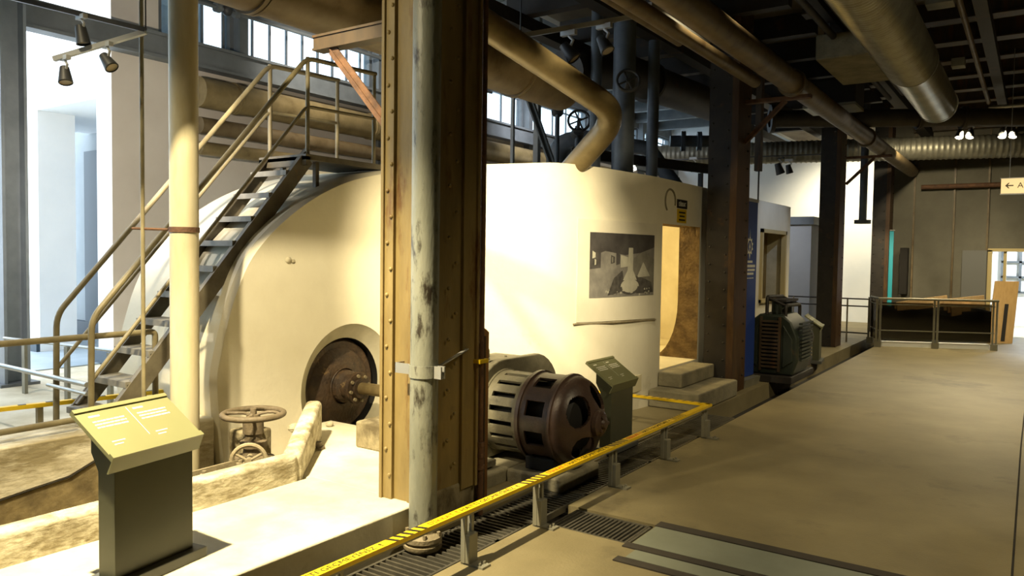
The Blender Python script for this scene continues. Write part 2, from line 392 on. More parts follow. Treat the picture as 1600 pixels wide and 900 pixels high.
# white screen wall (pale partition) seen between the casing and the next column
w = new(); w.b2((-6.4,17.4,0),(-4.15,17.5,2.45)); w.b2((-4.15,17.4,0),(-4.05,19,2.45)); struct('wall_partition', w, mat('pale_partition', '#a5a7a8', '#9b9d9f', rough=.7, scale=1))
w = new(); w.b2((-6.4,17.36,2.45),(-4.0,17.54,2.62)); w.b2((-4.18,17.5,2.45),(-4.0,19,2.62)); struct('trim_10', w, 'beam_grey')

# floor marks: joint beside the aisle
j = new(); j.tube([(-.04,3.2,.002),(-.05,5,.002),(-.06,8.4,.002),(-.05,12,.002)],.006,6); struct('trim_11', j, 'trench')
# cross trench cover plates and rubber strips
pl = new(); pl.b2((-1.92,4.12,0),(1.2,4.46,.006)); tag(pl.build('trench_cover', 'plate'), 'grey green steel plate covering the cross trench beside the short grate', 'floor plate')
pl = new(); pl.b2((-1.86,3.9,0),(1.2,4.03,.006)); tag(pl.build('trench_cover', 'plate'), 'narrow grey steel plate strip nearest the camera between two dark strips', 'floor plate')
for (y0,y1,x0,lab) in ((4.47,4.56,-1.93,'dark rubber strip along the far edge of the wide floor plate'),(4.04,4.11,-1.95,'dark rubber strip between the wide and the narrow floor plates'),(3.82,3.89,-1.9,'dark rubber strip nearest the camera along the narrow floor plate')):
    pl = new(); pl.b2((x0,y0,0),(1.2,y1,.008)); tag(pl.build('rubber_strip', 'dark_strip'), lab, 'floor strip')

# ------------------------------------------------------------------ pit, curbs
c = new(); c.prism([(-3.95,-2,.0),(-3.95,3.33,.0),(-4.09,3.42,.0),(-4.09,-2,.0)],(0,0,.37)); o = c.build('concrete_curb', 'curb', bevel=.03); tag(o, 'low pale concrete curb along the bright slab, behind the large information stand', 'curb')
c = new()
A = V((-3.95,3.36,0)); B = V((-4.78,4.28,0)); n = V((-.74,-.67,0))*.13
c.add([A+V((0,0,-.2)),B+V((0,0,-.2)),B+n+V((0,0,-.2)),A+n+V((0,0,-.2)),A+V((0,0,.38)),B+V((0,0,.5)),B+n+V((0,0,.5)),A+n+V((0,0,.38))],[(0,1,2,3),(4,5,6,7),(0,1,5,4),(1,2,6,5),(2,3,7,6),(3,0,4,7)])
tag(c.build('concrete_curb', 'curb', bevel=.04, seg=3), 'short slanting concrete curb rising from the slab corner to the fan casing', 'curb')
crk = [(-2,.04),(1.6,.02),(2.0,.1),(2.3,.14),(2.55,.17),(2.72,.24),(2.8,.3),(2.86,.42),(2.88,.44)]
c = new(); c.prism([(-5.32,y,z) for y,z in crk]+[(-5.32,-2,.44)],(-.4,0,0)); struct('wall_pit', c, 'pitwall', bevel=.012)
c = new(); c.prism([(-5.325,y,z-.004) for y,z in crk]+[(-5.325,3.15,.44),(-5.325,3.15,-.2),(-5.325,-2,-.2)],(-.39,0,0)); struct('wall_pit_base', c, 'damp')
ck = new(); pts = [(-5.314,1.6,.02),(-5.312,2.0,.1),(-5.314,2.3,.14),(-5.312,2.55,.17),(-5.314,2.72,.24),(-5.312,2.8,.3),(-5.314,2.86,.42)]
ck.tube(pts,.006,5); struct('trim_12', ck, 'trench')
# rubble corner and low masonry behind the hand wheel
c = new(); c.b2((-5.72,3.15,-.2),(-5.42,3.55,.5)); c.b2((-5.42,3.42,-.2),(-5.2,3.58,.42)); struct('wall_pit_end', c, 'pitwall', bevel=.03)

# ------------------------------------------------------------------ grates
def grate(name, x0, x1, y0, y1, n, alongx, lab, group=None):
    t = thing(name, lab, 'floor grate', ((x0+x1)/2,(y0+y1)/2,-.03), group=group)
    f = new()
    for (a, d) in (((x0,y0),(x1,y0+.018)),((x0,y1-.018),(x1,y1)),((x0,y0),(x0+.018,y1)),((x1-.018,y0),(x1,y1))):
        f.b2((a[0],a[1],-.05),(d[0],d[1],-.008))
    f.build('frame', 'grate', t)
    b = new()
    for i in range(1, n):
        if alongx: y = y0+(y1-y0)*i/n; b.b2((x0+.018,y-.007,-.045),(x1-.018,y+.007,-.01))
        else: x = x0+(x1-x0)*i/n; b.b2((x-.007,y0+.018,-.045),(x+.007,y1-.018,-.01))
    b.build('bars', 'grate', t)
    return t
ys = [.4,1.5,2.6,3.7,4.8,5.9,7.0,8.1]
gl = ['cut off at the bottom edge','under the letters of the tape','beside the pipe flange','beside the second rail post','beside the motor','beside the small stand','by the far rail corner']
for i in range(1, 7):
    grate('floor_grate', -2.96, -2.6, ys[i]+.005, ys[i+1]-.005, 24, True, 'slotted steel grate in the long floor trench, '+gl[i], 'trench grates')
grate('floor_grate', -2.5, -1.95, 4.12, 4.48, 18, False, 'short wide-slotted steel grate in the cross trench beside the aisle plates')

# ================================================================== FAN CASING
t = thing('fan_casing', 'huge cream plastered fan casing with rounded shoulder and round inlet', 'fan casing', (-5.0,8.5,0))
XF, XR = -5.2, -6.6
prof = [(3.66,-.25),(3.6,.2),(3.56,.68),(3.60,.92),(3.66,1.15),(3.74,1.38),(3.86,1.62),(4.02,1.81),(4.22,1.98),(4.44,2.13),(4.68,2.26),(4.95,2.37),(5.2,2.44),(5.42,2.49),(5.66,2.54)]
# smooth profile by Catmull
def catmull(p, n):
    out = []
    for i in range(len(p)-1):
        a = V(p[max(i-1,0)]); b = V(p[i]); c_ = V(p[i+1]); d = V(p[min(i+2,len(p)-1)])
        for k in range(n):
            u = k/n; out.append(.5*((2*b)+(c_-a)*u+(2*a-5*b+4*c_-d)*u*u+(3*b-a-3*c_+d)*u**3))
    out.append(V(p[-1])); return out
pr = [(q.x,q.y) for q in catmull([(y,z,0) for y,z in prof], 4)]
CY, CZ = 5.0, .46
sh = new()
# flat front face with round hole: fan of quads between hole circle and outline
outl = pr + [(5.66,2.54-2.79*i/8) for i in range(1,9)] + [(5.66-2.0*i/10,-.25) for i in range(1,10)]
HR = .585
inner = []
for (y,z) in outl:
    a = math.atan2(z-CZ, y-CY); inner.append((CY+HR*math.cos(a), CZ+HR*math.sin(a)))
def fr(y, z):   # slightly shrunk front outline to leave a chamfer
    return (XF, CY+(y-CY)*.975 if y < 5.6 else y, CZ+(z-CZ)*.985 if (z > 0 and y < 5.6) else z)
n = len(outl)
rows = []
for k in range(5):
    u = k/4
    rows.append([tuple(V((XF, inner[i][0], inner[i][1])).lerp(V(fr(*outl[i])), u)) for i in range(n)]+[tuple(V((XF, inner[0][0], inner[0][1])).lerp(V(fr(*outl[0])), u))])
sh.grid(rows)
# curved shoulder: chamfer then extrude back
pts_f = [fr(*p) for p in pr]
rows = [pts_f, [(XF-.05,y,z) for y,z in pr]]
for k in range(1,6): rows.append([(XF-.05+(XR-XF+.05)*k/5,y,z) for y,z in pr])
sh.grid(rows)
sh.poly([(XR,y,z) for y,z in pr]+[(XR,5.66,-.25)])
# bulging wall
plan = [(-5.2,5.66),(-4.93,5.72),(-4.52,5.92),(-4.18,6.2),(-3.92,6.5),(-3.78,6.85),(-3.70,7.25),(-3.655,7.65),(-3.61,8.0),(-3.6,8.2)]
pc = [(q.x,q.y) for q in catmull([(x,y,0) for x,y in plan], 4)]
def zt(y): return 2.54+.07*min(1,max(0,(y-5.66)/.8))
zs = [0,.12,.3,.5,.7,.85,1.0]
rows = [[(x,y,-.05+(zt(y)+.05)*k) for (x,y) in pc] for k in zs]
sh.grid(rows)
ROOF = 2.61
endc = [(-3.6,13.75),(-3.62,14.0),(-3.7,14.22),(-3.85,14.4),(-4.1,14.52),(-4.6,14.56),(XR,14.56)]
def wallq(y0,y1,z0,z1): sh.poly([(-3.6,y0,z0),(-3.6,y1,z0),(-3.6,y1,z1),(-3.6,y0,z1)])
D0,D1,DZ0,DZ1 = 8.36,9.56,.38,2.09
W0,W1,WZ0,WZ1 = 12.17,13.6,1.0,2.17
wallq(8.2,D0,-.05,ROOF); wallq(D0,D1,-.05,DZ0); wallq(D0,D1,DZ1,ROOF); wallq(D1,W0,-.05,ROOF); wallq(W0,W1,-.05,WZ0); wallq(W0,W1,WZ1,ROOF); wallq(W1,13.75,-.05,ROOF)
sh.grid([[(x,y,z) for x,y in endc] for z in (-.05,ROOF)])
sh.grid([[(x,y,zt(y)) for (x,y) in pc],[(XR,y,zt(y)) for (x,y) in pc]])
sh.poly([(-3.6,8.2,ROOF),(-3.6,13.75,ROOF)]+[(x,y,ROOF) for x,y in endc[1:]]+[(XR,8.2,ROOF)])
sh.poly([(XR,5.66,-.05),(XR,14.56,-.05),(XR,14.56,ROOF),(XR,5.66,ROOF)])
shell = sh.build('casing_wall', 'shell', t, angle=30)
# reveals of door and window
jb = new()
jb.b2((-3.88,D1,DZ0),(-3.601,D1+.04,DZ1)); jb.b2((-3.88,D0-.04,DZ0),(-3.601,D0,DZ1)); jb.b2((-3.88,D0-.04,DZ1),(-3.601,D1+.04,DZ1+.04))
cv = [(-3.88,D1-.02,.38)]+[(-3.88-.36*(1-math.cos(i/8*PI/2)) , D1-.02, 1.12-.74*math.sin(i/8*PI/2)) for i in range(9)]
jb.prism([(p[0],p[1]+.02,p[2]) for p in cv],(0,.12,0))
jb.build('door_reveal', 'jamb', t)
jb = new(); jb.b2((-3.95,W0-.02,WZ0),(-3.601,W0,WZ1)); jb.b2((-3.95,W1,WZ0),(-3.601,W1+.02,WZ1)); jb.b2((-3.95,W0,WZ1),(-3.601,W1,WZ1+.02)); jb.b2((-3.95,W0,WZ0-.02),(-3.601,W1,WZ0))
jb.build('opening_reveal', 'ring', t)
inn = new(); inn.b2((-6.55,7.2,.2),(-3.62,14.4,.38)); inn.b2((-6.58,7.0,.38),(-6.55,14.4,2.58))
rowsi = []
for k in range(13):
    a = k/12; x = -3.7-2.8*a; y = 11.2+ .5*math.sin(a*PI); rowsi.append([(x,y,.38),(x,y-.02,.9),(x,y,2.58)])
inn.grid(rowsi)
inn.build('inner_wall', 'shell_in', t)
# inlet ring (conical recess) and the back plate of the inlet
rg = new(); rg.lathe([(HR,0),(.575,-.012),(.45,-.1)],(XF,CY,CZ),(1,0,0),56); rg.build('inlet_ring', 'ring', t)
rg = new(); rg.lathe([(.45,-.1),(.455,-.24),(.0,-.24)],(XF,CY,CZ),(1,0,0),56); rg.build('inlet_throat', 'motor_dark', t)
# scratched ledge and board lines, patched plaster lump
lp = new()
for (yy,zz,x,r) in ((4.28,1.63,-5.2,.03),(4.33,1.62,-5.2,.02)): lp.sph((x,yy,zz),r,8,5,(.35,1.2,1))
lp.build('plaster_lump', 'curb', t)
# window infill panel
wp = new(); wp.b2((-3.93,W0,WZ0),(-3.9,W1,WZ1)); wp.build('opening_panel', 'panel_brown', t)
wf = new()
for (a,b_) in (((-3.64,W0,WZ0),(-3.56,W0+.07,WZ1)),((-3.64,W1-.07,WZ0),(-3.56,W1,WZ1)),((-3.64,W0,WZ1-.06),(-3.56,W1,WZ1)),((-3.66,W0,WZ0),(-3.54,W1,WZ0+.05))): wf.b2(a,b_)
wf.build('opening_frame', 'window_wood', t)

# wooden post frame standing inside the door
t = thing('timber_post', 'narrow ochre timber post frame standing inside the lit casing doorway', 'timber post', (-4.3,9.6,.38))
f = new(); f.b2((-4.72,10.6,.38),(-4.66,10.66,1.62)); f.b2((-4.95,10.6,1.56),(-4.66,10.66,1.62)); f.bar((-4.95,10.63,1.2),(-4.69,10.63,1.55),.04,.04); f.b2((-4.95,10.6,.40),(-4.66,10.66,.46)); f.bar((-4.95,10.63,.75),(-4.69,10.63,.46),.04,.04)
f.build('frame', 'window_wood', t)

# ---- fan rotor & shaft
t = thing('fan_rotor', 'rusty dark fan hub with flange bolts and shaft in the round inlet', 'fan rotor', (-5.4,5.0,.46))
h = new(); h.lathe([(.02,.0),(.43,0),(.435,.03),(.41,.05),(.36,.045),(.33,.07),(.27,.075),(.24,.1),(.17,.11),(.165,.12)],(-5.40,CY,CZ),(1,0,0),48); h.build('back_plate', 'hub', t)
h = new(); h.lathe([(.16,.08),(.15,.18),(.12,.2),(.115,.28),(.145,.285),(.145,.33),(.09,.335),(.09,.36),(.02,.36)],(-5.42,CY,CZ),(1,0,0),36); hub = h.build('hub', 'hub', t)
bl = new()
for i in range(8):
    a = 2*PI*i/8+.2; p = V((-5.10,CY+.115*math.cos(a),CZ+.115*math.sin(a))); new().cyl(p,p+V((.03,0,0)),.016,n=8).build('bolt', 'iron_pale', hub)
h = new(); h.cyl((-5.15,CY,CZ+.0),(-4.0,CY,CZ+.02),.055,n=20); h.build('shaft', 'shaft', t)
b = new(); b.b2((-4.32,4.2,.19),(-4.02,5.3,.40)); o = b.build('bearing_block', 'block', bevel=.02); tag(o, 'dark stained concrete block under the fan shaft in front of the inlet', 'concrete block')
bb = new(); bb.lathe([(.0,0),(.06,0),(.06,.012),(.035,.012),(.035,.05),(0,.05)],(-4.5,3.98,.2),(0,0,1),12); o = bb.build('anchor_bolt', 'iron'); tag(o, 'lone rusty anchor bolt with nut on the pale slab below the inlet', 'bolt')
# rubble at the foot of the casing
for i,(x,y,r,lab) in enumerate(((-5.08,4.25,.05,'largest grey stone of the rubble at the casing foot'),(-5.05,4.42,.035,'middle grey stone of the rubble at the casing foot, beside the largest'),(-5.0,4.56,.03,'small stone of the rubble closest to the dark concrete block'))):
    s_ = new(); s_.sph((x,y,.2+r*.6),r,9,6,(1,1.3,.8)); o = s_.build('rubble_stone', 'curb', angle=20); tag(o, lab, 'stone', 'rubble below the inlet')
# ================================================================== NEAR COLUMN AND PIPES
t = thing('steel_column', 'tall riveted ochre steel column standing on the bright slab behind the grey pipe', 'steel column', (-3.13,3.68,.2))
c = new(); c.b2((-3.26,3.44,.2),(-3.0,3.93,4.95)); c.build('core', 'col', t)
c = new(); c.b2((-3.29,3.415,.2),(-3.2,3.45,4.95)); c.b2((-3.292,3.40,.2),(-3.268,3.5,4.95)); c.build('flange', 'col', t, bevel=.004)
c = new(); c.b2((-3.085,3.425,.2),(-2.985,3.45,4.95)); c.build('flange', 'col', t, bevel=.004)
c = new(); c.b2((-3.0,3.44,.2),(-2.975,3.56,4.95)); c.build('flange', 'col', t, bevel=.004)
c = new(); c.b2((-3.0,3.82,.2),(-2.975,3.96,4.95)); c.b2((-3.0,3.94,.2),(-2.955,3.965,4.95)); c.build('flange', 'col', t, bevel=.004)
r = new()
z = .35; k = 0
while z < 4.9:
    r.sph((-3.245 if k % 2 else -3.215, 3.413, z), .013, 10, 6, (1,.9,1))
    r.sph((-2.972, 3.60+.07 if k % 2 else 3.60+.14, z+.04), .013, 10, 6, (.9,1,1))
    z += .157; k += 1
r.build('rivets', 'col', t)
c = new(); c.b2((-3.36,3.47,-.02),(-2.99,4.06,.245)); tag(c.build('column_plinth', 'block', bevel=.02), 'small rough concrete plinth under the riveted column beside the drain grate', 'concrete plinth')

t = thing('steel_bracket', 'brown steel bracket beam with diagonal brace on the riveted column', 'bracket', (-3.3,3.55,3.08))
c = new(); c.b2((-4.02,3.5,3.035),(-3.26,3.6,3.05)); c.b2((-4.02,3.5,3.12),(-3.26,3.6,3.135)); c.b2((-4.02,3.51,3.05),(-3.26,3.525,3.12)); c.build('beam', 'col_dark', t)
c = new(); c.bar((-3.88,3.55,3.04),(-3.3,3.55,2.42),.07,.012); c.bar((-3.86,3.53,3.03),(-3.3,3.53,2.43),.01,.075); c.build('brace', 'rust', t)

t = thing('standing_pipe', 'flaking grey upright pipe with bolted bottom flange before the riveted column', 'pipe', (-2.88,3.34,0))
c = new(); c.cyl((-2.88,3.34,.1),(-2.88,3.34,4.95),.081,n=28); c.build('pipe', 'flaky', t)
c = new(); c.lathe([(.0,0),(.105,0),(.112,.01),(.112,.03),(.1,.035),(.1,.045),(.112,.05),(.112,.075),(.1,.085),(.082,.1),(.08,.12)],(-2.88,3.34,.0),(0,0,1),32)
for i in range(6):
    a = i*PI/3+.3; p = V((-2.88+.098*math.cos(a),3.34+.098*math.sin(a),.08)); c.cyl(p,p+V((0,0,.025)),.012,n=6)
c.build('flange', 'iron_pale', t)
t = thing('pipe_clamp', 'pale bolted clamp band tying the flaking grey pipe to the column', 'pipe clamp', (-2.88,3.34,1.04))
c = new(); c.lathe([(.083,-.035),(.088,-.035),(.088,.035),(.083,.035)],(-2.88,3.34,1.03),(0,0,1),28); band = c.build('band', 'flaky', t)
c = new(); c.b2((-2.79,3.32,.995),(-2.74,3.33,1.065)); c.b2((-2.79,3.35,.995),(-2.74,3.36,1.065)); c.build('ears', 'silver', band)
c = new(); c.b2((-3.1,3.33,1.0),(-2.96,3.335,1.06)); c.b2((-3.1,3.33,1.0),(-3.095,3.41,1.06)); c.build('strap', 'silver', t)
c = new(); c.bar((-2.80,3.38,1.06),(-2.97,3.86,1.1),.02,.008); c.build('tie_bar', 'silver', t)

t = thing('rusty_riser', 'thin rust brown riser pipe along the dark side of the riveted column', 'pipe', (-2.955,3.98,0))
c = new(); c.tube([(-2.955,3.99,0),(-2.955,3.99,.34)],.022,12); c.tube([(-2.955,3.99,.3),(-2.95,3.985,4.95)],.018,12); c.build('pipe', 'rust', t)
c = new(); c.lathe([(.02,0),(.03,0),(.03,.03),(.026,.03),(.026,.08),(.03,.08),(.03,.11),(.026,.11),(.026,.15),(.03,.15),(.03,.18),(.02,.18)],(-2.955,3.99,.3),(0,0,1),14); c.build('union', 'rust', t)
c = new(); c.b2((-3.0,3.93,1.0),(-2.92,4.02,1.025)); c.build('clip', 'warn', t)

t = thing('rusty_guard_plate', 'rust brown curved steel guard plate with rounded corner beside the column', 'guard plate', (-3.08,4.12,0))
rows = []
for k in range(9):
    a = k/8; x = -3.16+.1*a; y = 4.07+.14*a
    zt_ = 1.23-.055*(max(0,(a-.3)/.7))**2.4
    rows.append([(x,y,.0),(x,y,.6),(x,y,zt_)])
c = new(); c.grid(rows); c.build('plate', 'rust_plate', t, solid=.012)
c = new(); c.b2((-3.10,4.17,0),(-3.06,4.185,1.15)); c.b2((-3.15,4.06,.0),(-3.12,4.085,1.2)); c.b2((-3.13,4.09,.76),(-3.06,4.14,.79)); c.build('stiffener', 'col_dark', t)

t = thing('cream_pipe_column', 'thick cream painted pipe column rising from the valve pit', 'pipe column', (-4.82,3.08,-.2))
c = new(); c.cyl((-4.82,3.08,-.2),(-4.82,3.08,5.74),.094,n=32); c.build('pipe', 'cream_pipe', t)
c = new(); c.lathe([(.095,-.018),(.1,-.018),(.1,.018),(.095,.018)],(-4.82,3.08,1.84),(0,0,1),28); c.build('rusty_band', 'rust', t)
c = new(); c.tube([(-4.88,3.0,1.84),(-5.08,2.86,1.845)],.009,8); c.build('clamp_rod', 'rust', t)
t = tag(new().tube([(-5.02,2.9,.0),(-5.02,2.9,5.74)],.014,10).build('conduit', 'khaki'), 'thin upright conduit clamped beside the thick cream pipe column', 'conduit')

# ================================================================== VALVES IN THE PIT
t = thing('hand_wheel_valve', 'rusty gate valve with large horizontal hand wheel in the concrete pit', 'valve', (-4.74,3.58,-.2))
c = new(); c.torus((-4.74,3.58,.5),(0,0,1),.215,.022,40,10)
hw = c.build('hand_wheel', 'iron', t)
c = new()
for i in range(4):
    a = i*PI/2+.5
    pts = [(-4.74+math.cos(a+.35*math.sin(k/5*PI))*(.03+.18*k/5),3.58+math.sin(a+.35*math.sin(k/5*PI))*(.03+.18*k/5),.5+.012*math.sin(k/5*PI)) for k in range(6)]
    c.tube(pts,.012,8)
c.build('spokes', 'iron', hw)
c = new(); c.lathe([(0,.54),(.022,.54),(.022,.5),(.05,.5),(.05,.47),(.075,.45),(.075,.36),(.062,.35),(.062,.31),(.095,.3),(.095,.26),(.07,.25),(.09,.1),(.14,.0),(.14,-.2)],(-4.74,3.58,0),(0,0,1),24); c.build('bonnet', 'iron', t)
c = new(); c.b2((-4.86,3.46,-.2),(-4.62,3.7,.2)); c.build('body', 'iron', t, bevel=.03)
t = thing('small_valve', 'small upright pale hand wheel in front of the large valve', 'valve', (-4.5,3.36,.2))
c = new(); ax = V((.75,-.66,0)); c.torus((-4.5,3.36,.235),ax,.115,.016,32,8); c.build('rim', 'iron_pale', t)
c = new(); u = V((.66,.75,0))
for i in range(3):
    a = i*2*PI/3+.5; c.cyl((-4.5,3.36,.235),V((-4.5,3.36,.235))+u*math.cos(a)*.11+V((0,0,1))*math.sin(a)*.11,.01,n=8)
c.cyl(V((-4.5,3.36,.235))-ax*.12,V((-4.5,3.36,.235))+ax*.03,.022,n=12); c.build('spokes', 'iron_pale', t)
t = thing('valve_yoke', 'dusty flat iron yoke with bolts lying in the pit before the valve', 'iron yoke', (-4.6,3.1,.15))
c = new(); c.bar((-4.42,2.85,.17),(-4.38,3.36,.21),.025,.07); c.bar((-4.62,2.82,.19),(-4.55,3.4,.22),.02,.06); c.bar((-4.62,2.86,.19),(-4.42,2.86,.17),.025,.06); c.build('bars', 'iron_pale', t)
for p in ((-4.45,2.98,.2),(-4.6,2.95,.2),(-4.4,3.22,.23)): new().cyl(p,V(p)+V((0,0,.04)),.03,n=6).cyl(p,V(p)+V((0,0,.06)),.014,n=8).build('nut', 'iron_pale', t)
t = tag(new().lathe([(0,.0),(.16,0),(.16,.02),(.13,.03),(.13,.06),(.17,.06),(.17,.09),(0,.09)],(-4.62,2.66,-.2),(0,0,1),28).build('blank_flange', 'iron'), 'round rusty blank flange in the pit beside the iron yoke', 'flange')
t = tag(new().b2((-5.1,3.62,-.1),(-4.88,3.86,.33)).build('masonry_block', 'block', bevel=.02), 'grey masonry block behind the hand wheel at the casing foot', 'block')

# ================================================================== MOTOR
t = thing('electric_motor', 'large old electric motor with brown slotted drum and grey end shield', 'electric motor', (-3.3,5.0,.1))
AX = V((1,0,0)); MZ = .47
sh_ = []
def archpts(x, R, flare):
    p = [(x,5-R-flare,.12),(x,5-R-.02,.28),(x,5-R,MZ)]
    p += [(x,5-R*math.cos(a),MZ+R*math.sin(a)) for a in [PI*i/16 for i in range(1,9)]]
    p += [(x,5.45+R*math.sin(a),MZ+R*math.cos(a)) for a in [PI*i/16 for i in range(1,9)]]
    p += [(x,5.45+R+.02,.28),(x,5.45+R+flare*.3,.12)]
    return p
c = new(); c.prism(archpts(-3.95,.37,.06),(.42,0,0)); c.build('end_housing', 'motor_grey', t, bevel=.02)
c = new(); c.prism(archpts(-3.54,.40,.14),(.07,0,0)); c.build('end_shield', 'motor_grey', t, bevel=.012)
c = new(); c.b2((-3.84,4.9,.835),(-3.55,5.2,.862)); 
lid = c.build('lid', 'motor_grey', t, bevel=.004)
c = new(); c.lathe([(.0,.075),(.016,.07),(.02,.05),(.02,0),(.0,0)],(-3.68,5.05,.862),(0,0,1),14)
for p in ((-3.81,4.93),(-3.58,4.93),(-3.81,5.17),(-3.58,5.17),(-3.69,4.92)): c.cyl((*p,.86),(*p,.874),.01,n=6)
c.build('eye_bolt', 'motor_grey', lid)
def drum(x0, x1, R, nper, slots, u0, u1, m, name, frac):
    c = new(); n_ = nper*slots; rows = []
    for xx in (x0, x0+(x1-x0)*u0, x0+(x1-x0)*u1, x1):
        rows.append([(xx, 5+R*math.sin(2*PI*j/n_), MZ+R*math.cos(2*PI*j/n_)) for j in range(n_+1)])
    c.grid(rows, lambda i, j: i == 1 and (j % nper) < int(nper*frac))
    return c.build(name, m, t, solid=.02, angle=50)
c = new(); c.lathe([(.31,-3.49),(.325,-3.48),(.325,-3.455),(.31,-3.45)],(0,5,MZ),AX,56); c.build('collar', 'motor_grey', t)
drum(-3.5,-3.14,.315,8,18,.28,.86,'motor_grey','slotted_ring',.45)
c = new(); c.lathe([(.315,-3.15),(.345,-3.145),(.345,-3.115),(.315,-3.11)],(0,5,MZ),AX,64); c.build('joint_flange', 'motor_brown', t)
drum(-3.12,-2.86,.33,10,9,.2,.8,'motor_brown','brown_drum',.55)
c = new(); c.lathe([(.33,-2.87),(.345,-2.865),(.345,-2.845),(.33,-2.84)],(0,5,MZ),AX,64); c.build('joint_flange', 'motor_brown', t)
# end bell with large oval holes
n_ = 240; rows = []
pb = [(.33,-2.85),(.328,-2.82),(.322,-2.795),(.312,-2.77),(.298,-2.748),(.28,-2.728),(.26,-2.71),(.238,-2.694),(.215,-2.68),(.19,-2.667),(.165,-2.656),(.14,-2.647),(.115,-2.64),(.09,-2.634),(.06,-2.63)]
pb = [(q.x,q.y) for q in catmull([(R,x,0) for R,x in pb],3)]
for (R,xx) in pb: rows.append([(xx,5+R*math.sin(2*PI*j/n_),MZ+R*math.cos(2*PI*j/n_)) for j in range(n_+1)])
def bell_skip(i, j):
    q = ((j+.5)/n_+15/360) % .25/.25
    rr = (pb[i][0]+pb[i+1][0])/2
    return ((q-.5)/.37)**2+((rr-.205)/.09)**2 < 1
c = new(); c.grid(rows, bell_skip); bell = c.build('end_bell', 'motor_brown', t, solid=.022, angle=50)
c = new(); c.lathe([(.0,.075),(.03,.07),(.04,.05),(.075,.045),(.095,.03),(.1,0),(0,0)],(-2.63,5,MZ),AX,20)
for a in (0,2,4): c.cyl((-2.6,5+.06*math.cos(a),MZ+.06*math.sin(a)),(-2.57,5+.06*math.cos(a),MZ+.06*math.sin(a)),.014,n=6)
c.build('bearing_cap', 'motor_brown', bell)
c = new(); c.lathe([(0,-3.49),(.25,-3.48),(.26,-2.85),(.2,-2.76),(.05,-2.72)],(0,5,MZ),AX,40); c.build('dark_core', 'motor_dark', t)  # near-black core filling the motor behind its openings
c = new()
for y in (4.56,): c.b2((-3.6,y-.02,.12),(-3.3,y+.1,.17)); c.cyl((-3.42,y+.02,.17),(-3.42,y+.02,.24),.02,n=8); c.b2((-3.47,y+.0,.17),(-3.45,y+.06,.3))
c.b2((-3.95,4.55,.1),(-3.42,4.64,.14)); c.build('foot', 'motor_grey', t, bevel=.008)
new().b2((-3.6,5.8,.1),(-3.3,5.94,.17)).build('foot', 'motor_grey', t, bevel=.008)
c = new(); c.b2((-3.12,4.78,.1),(-2.86,5.22,.2)); c.b2((-2.92,4.88,.1),(-2.84,5.12,.26)); c.build('pedestal', 'motor_dark', t, bevel=.01)
c = new(); c.cyl((-3.46,4.59,.5),(-3.46,4.64,.5),.03,n=10); c.lathe([(0,0),(.055,0),(.055,.012),(0,.012)],(-3.5,4.585,.52),(0,0,1),16); c.cyl((-3.5,4.585,.53),(-3.5,4.585,.56),.02,n=6); c.build('terminal', 'iron_pale', t)
c = new(); c.b2((-4.0,4.42,-.02),(-3.24,5.98,.1)); c.b2((-3.24,4.7,-.02),(-2.76,5.3,.1)); tag(c.build('motor_plinth', 'dim_concrete', bevel=.025), 'low concrete plinth with rounded edge under the electric motor', 'concrete plinth')

# ================================================================== INFORMATION STANDS
def make_stand(label, loc, rz):
    # local: +x is the front, y the width
    t = thing('information_stand', label, 'information stand', loc, rz, 'olive information stands')
    w = .225
    c = new(); c.box((0,0,.025),(.19,.52,.05)); c.build('plinth', 'stand_dark', t, local=True, bevel=.004)
    c = new(); c.prism([(-.055,-w+.01,.05),(.05,-w+.01,.05),(.05,-w+.01,.575),(-.1,-w+.01,.70),(-.1,-w+.01,.6),(-.055,-w+.01,.52)],(0,2*w-.02,0)); c.build('body', ['stand'], t, local=True, bevel=.003)
    a = V((.075,0,.585)); b = V((-.19,0,.765)); d = (b-a).normalized(); nn = V((-d.z,0,d.x))
    if nn.z < 0: nn = -nn
    c = new()
    def slab(s0, s1, h0, h1, y0=-w-.025, y1=w+.025):
        L = (b-a).length; P = [a+d*L*s0+nn*h0, a+d*L*s1+nn*h0, a+d*L*s1+nn*h1, a+d*L*s0+nn*h1]
        c.prism([p+V((0,y0,0)) for p in P],(0,y1-y0,0))
    slab(0,1,0,.018); slab(.0,.09,.018,.026); slab(.93,1,.018,.026)
    c.prism([(.075,-w-.025,.585),(.085,-w-.025,.6),(.055,-w-.025,.53),(.045,-w-.025,.53)],(0,2*w+.05,0))
    plate = c.build('sign_plate', 'stand_top', t, local=True)
    c = new(); L = (b-a).length
    xd = V((0,1,0)); yd = d; o = a+nn*.0188
    R_ = random.Random(4)
    def line(y0, y1, s, h):
        P = [o+d*L*(s-h)+xd*y0, o+d*L*(s-h)+xd*y1, o+d*L*(s+h)+xd*y1, o+d*L*(s+h)+xd*y0]; c.poly(P)
    for (yy0, s0) in ((-.2,0),(.03,.0)):
        line(yy0,yy0+.055,.83,.016)
        for k,ss in enumerate((.72,.66,.60)):
            y = yy0; 
            while y < yy0+.155:
                q = min(R_.uniform(.012,.04), yy0+.16-y); line(y,y+q,ss,.012); y += q+.004
        for k,ss in enumerate((.3,.24)):
            line(yy0+.01,yy0+.075-.02*k,ss,.008)
    c.build('print_lines', 'print', plate, local=True)
    c = new(); P = [o+d*L*.28+xd*.0, o+d*L*.28+xd*.003, o+d*L*.88+xd*.003, o+d*L*.88+xd*.0]; c.poly(P); c.build('divider', 'print', plate, local=True)
    return t
st = make_stand('large olive information stand nearest the camera on the bright slab', (-3.37,1.965,.2), math.radians(10))
dup(st, (-3.02,6.1,0), math.radians(0), 'dark olive information stand between motor and rail corner, farther back')

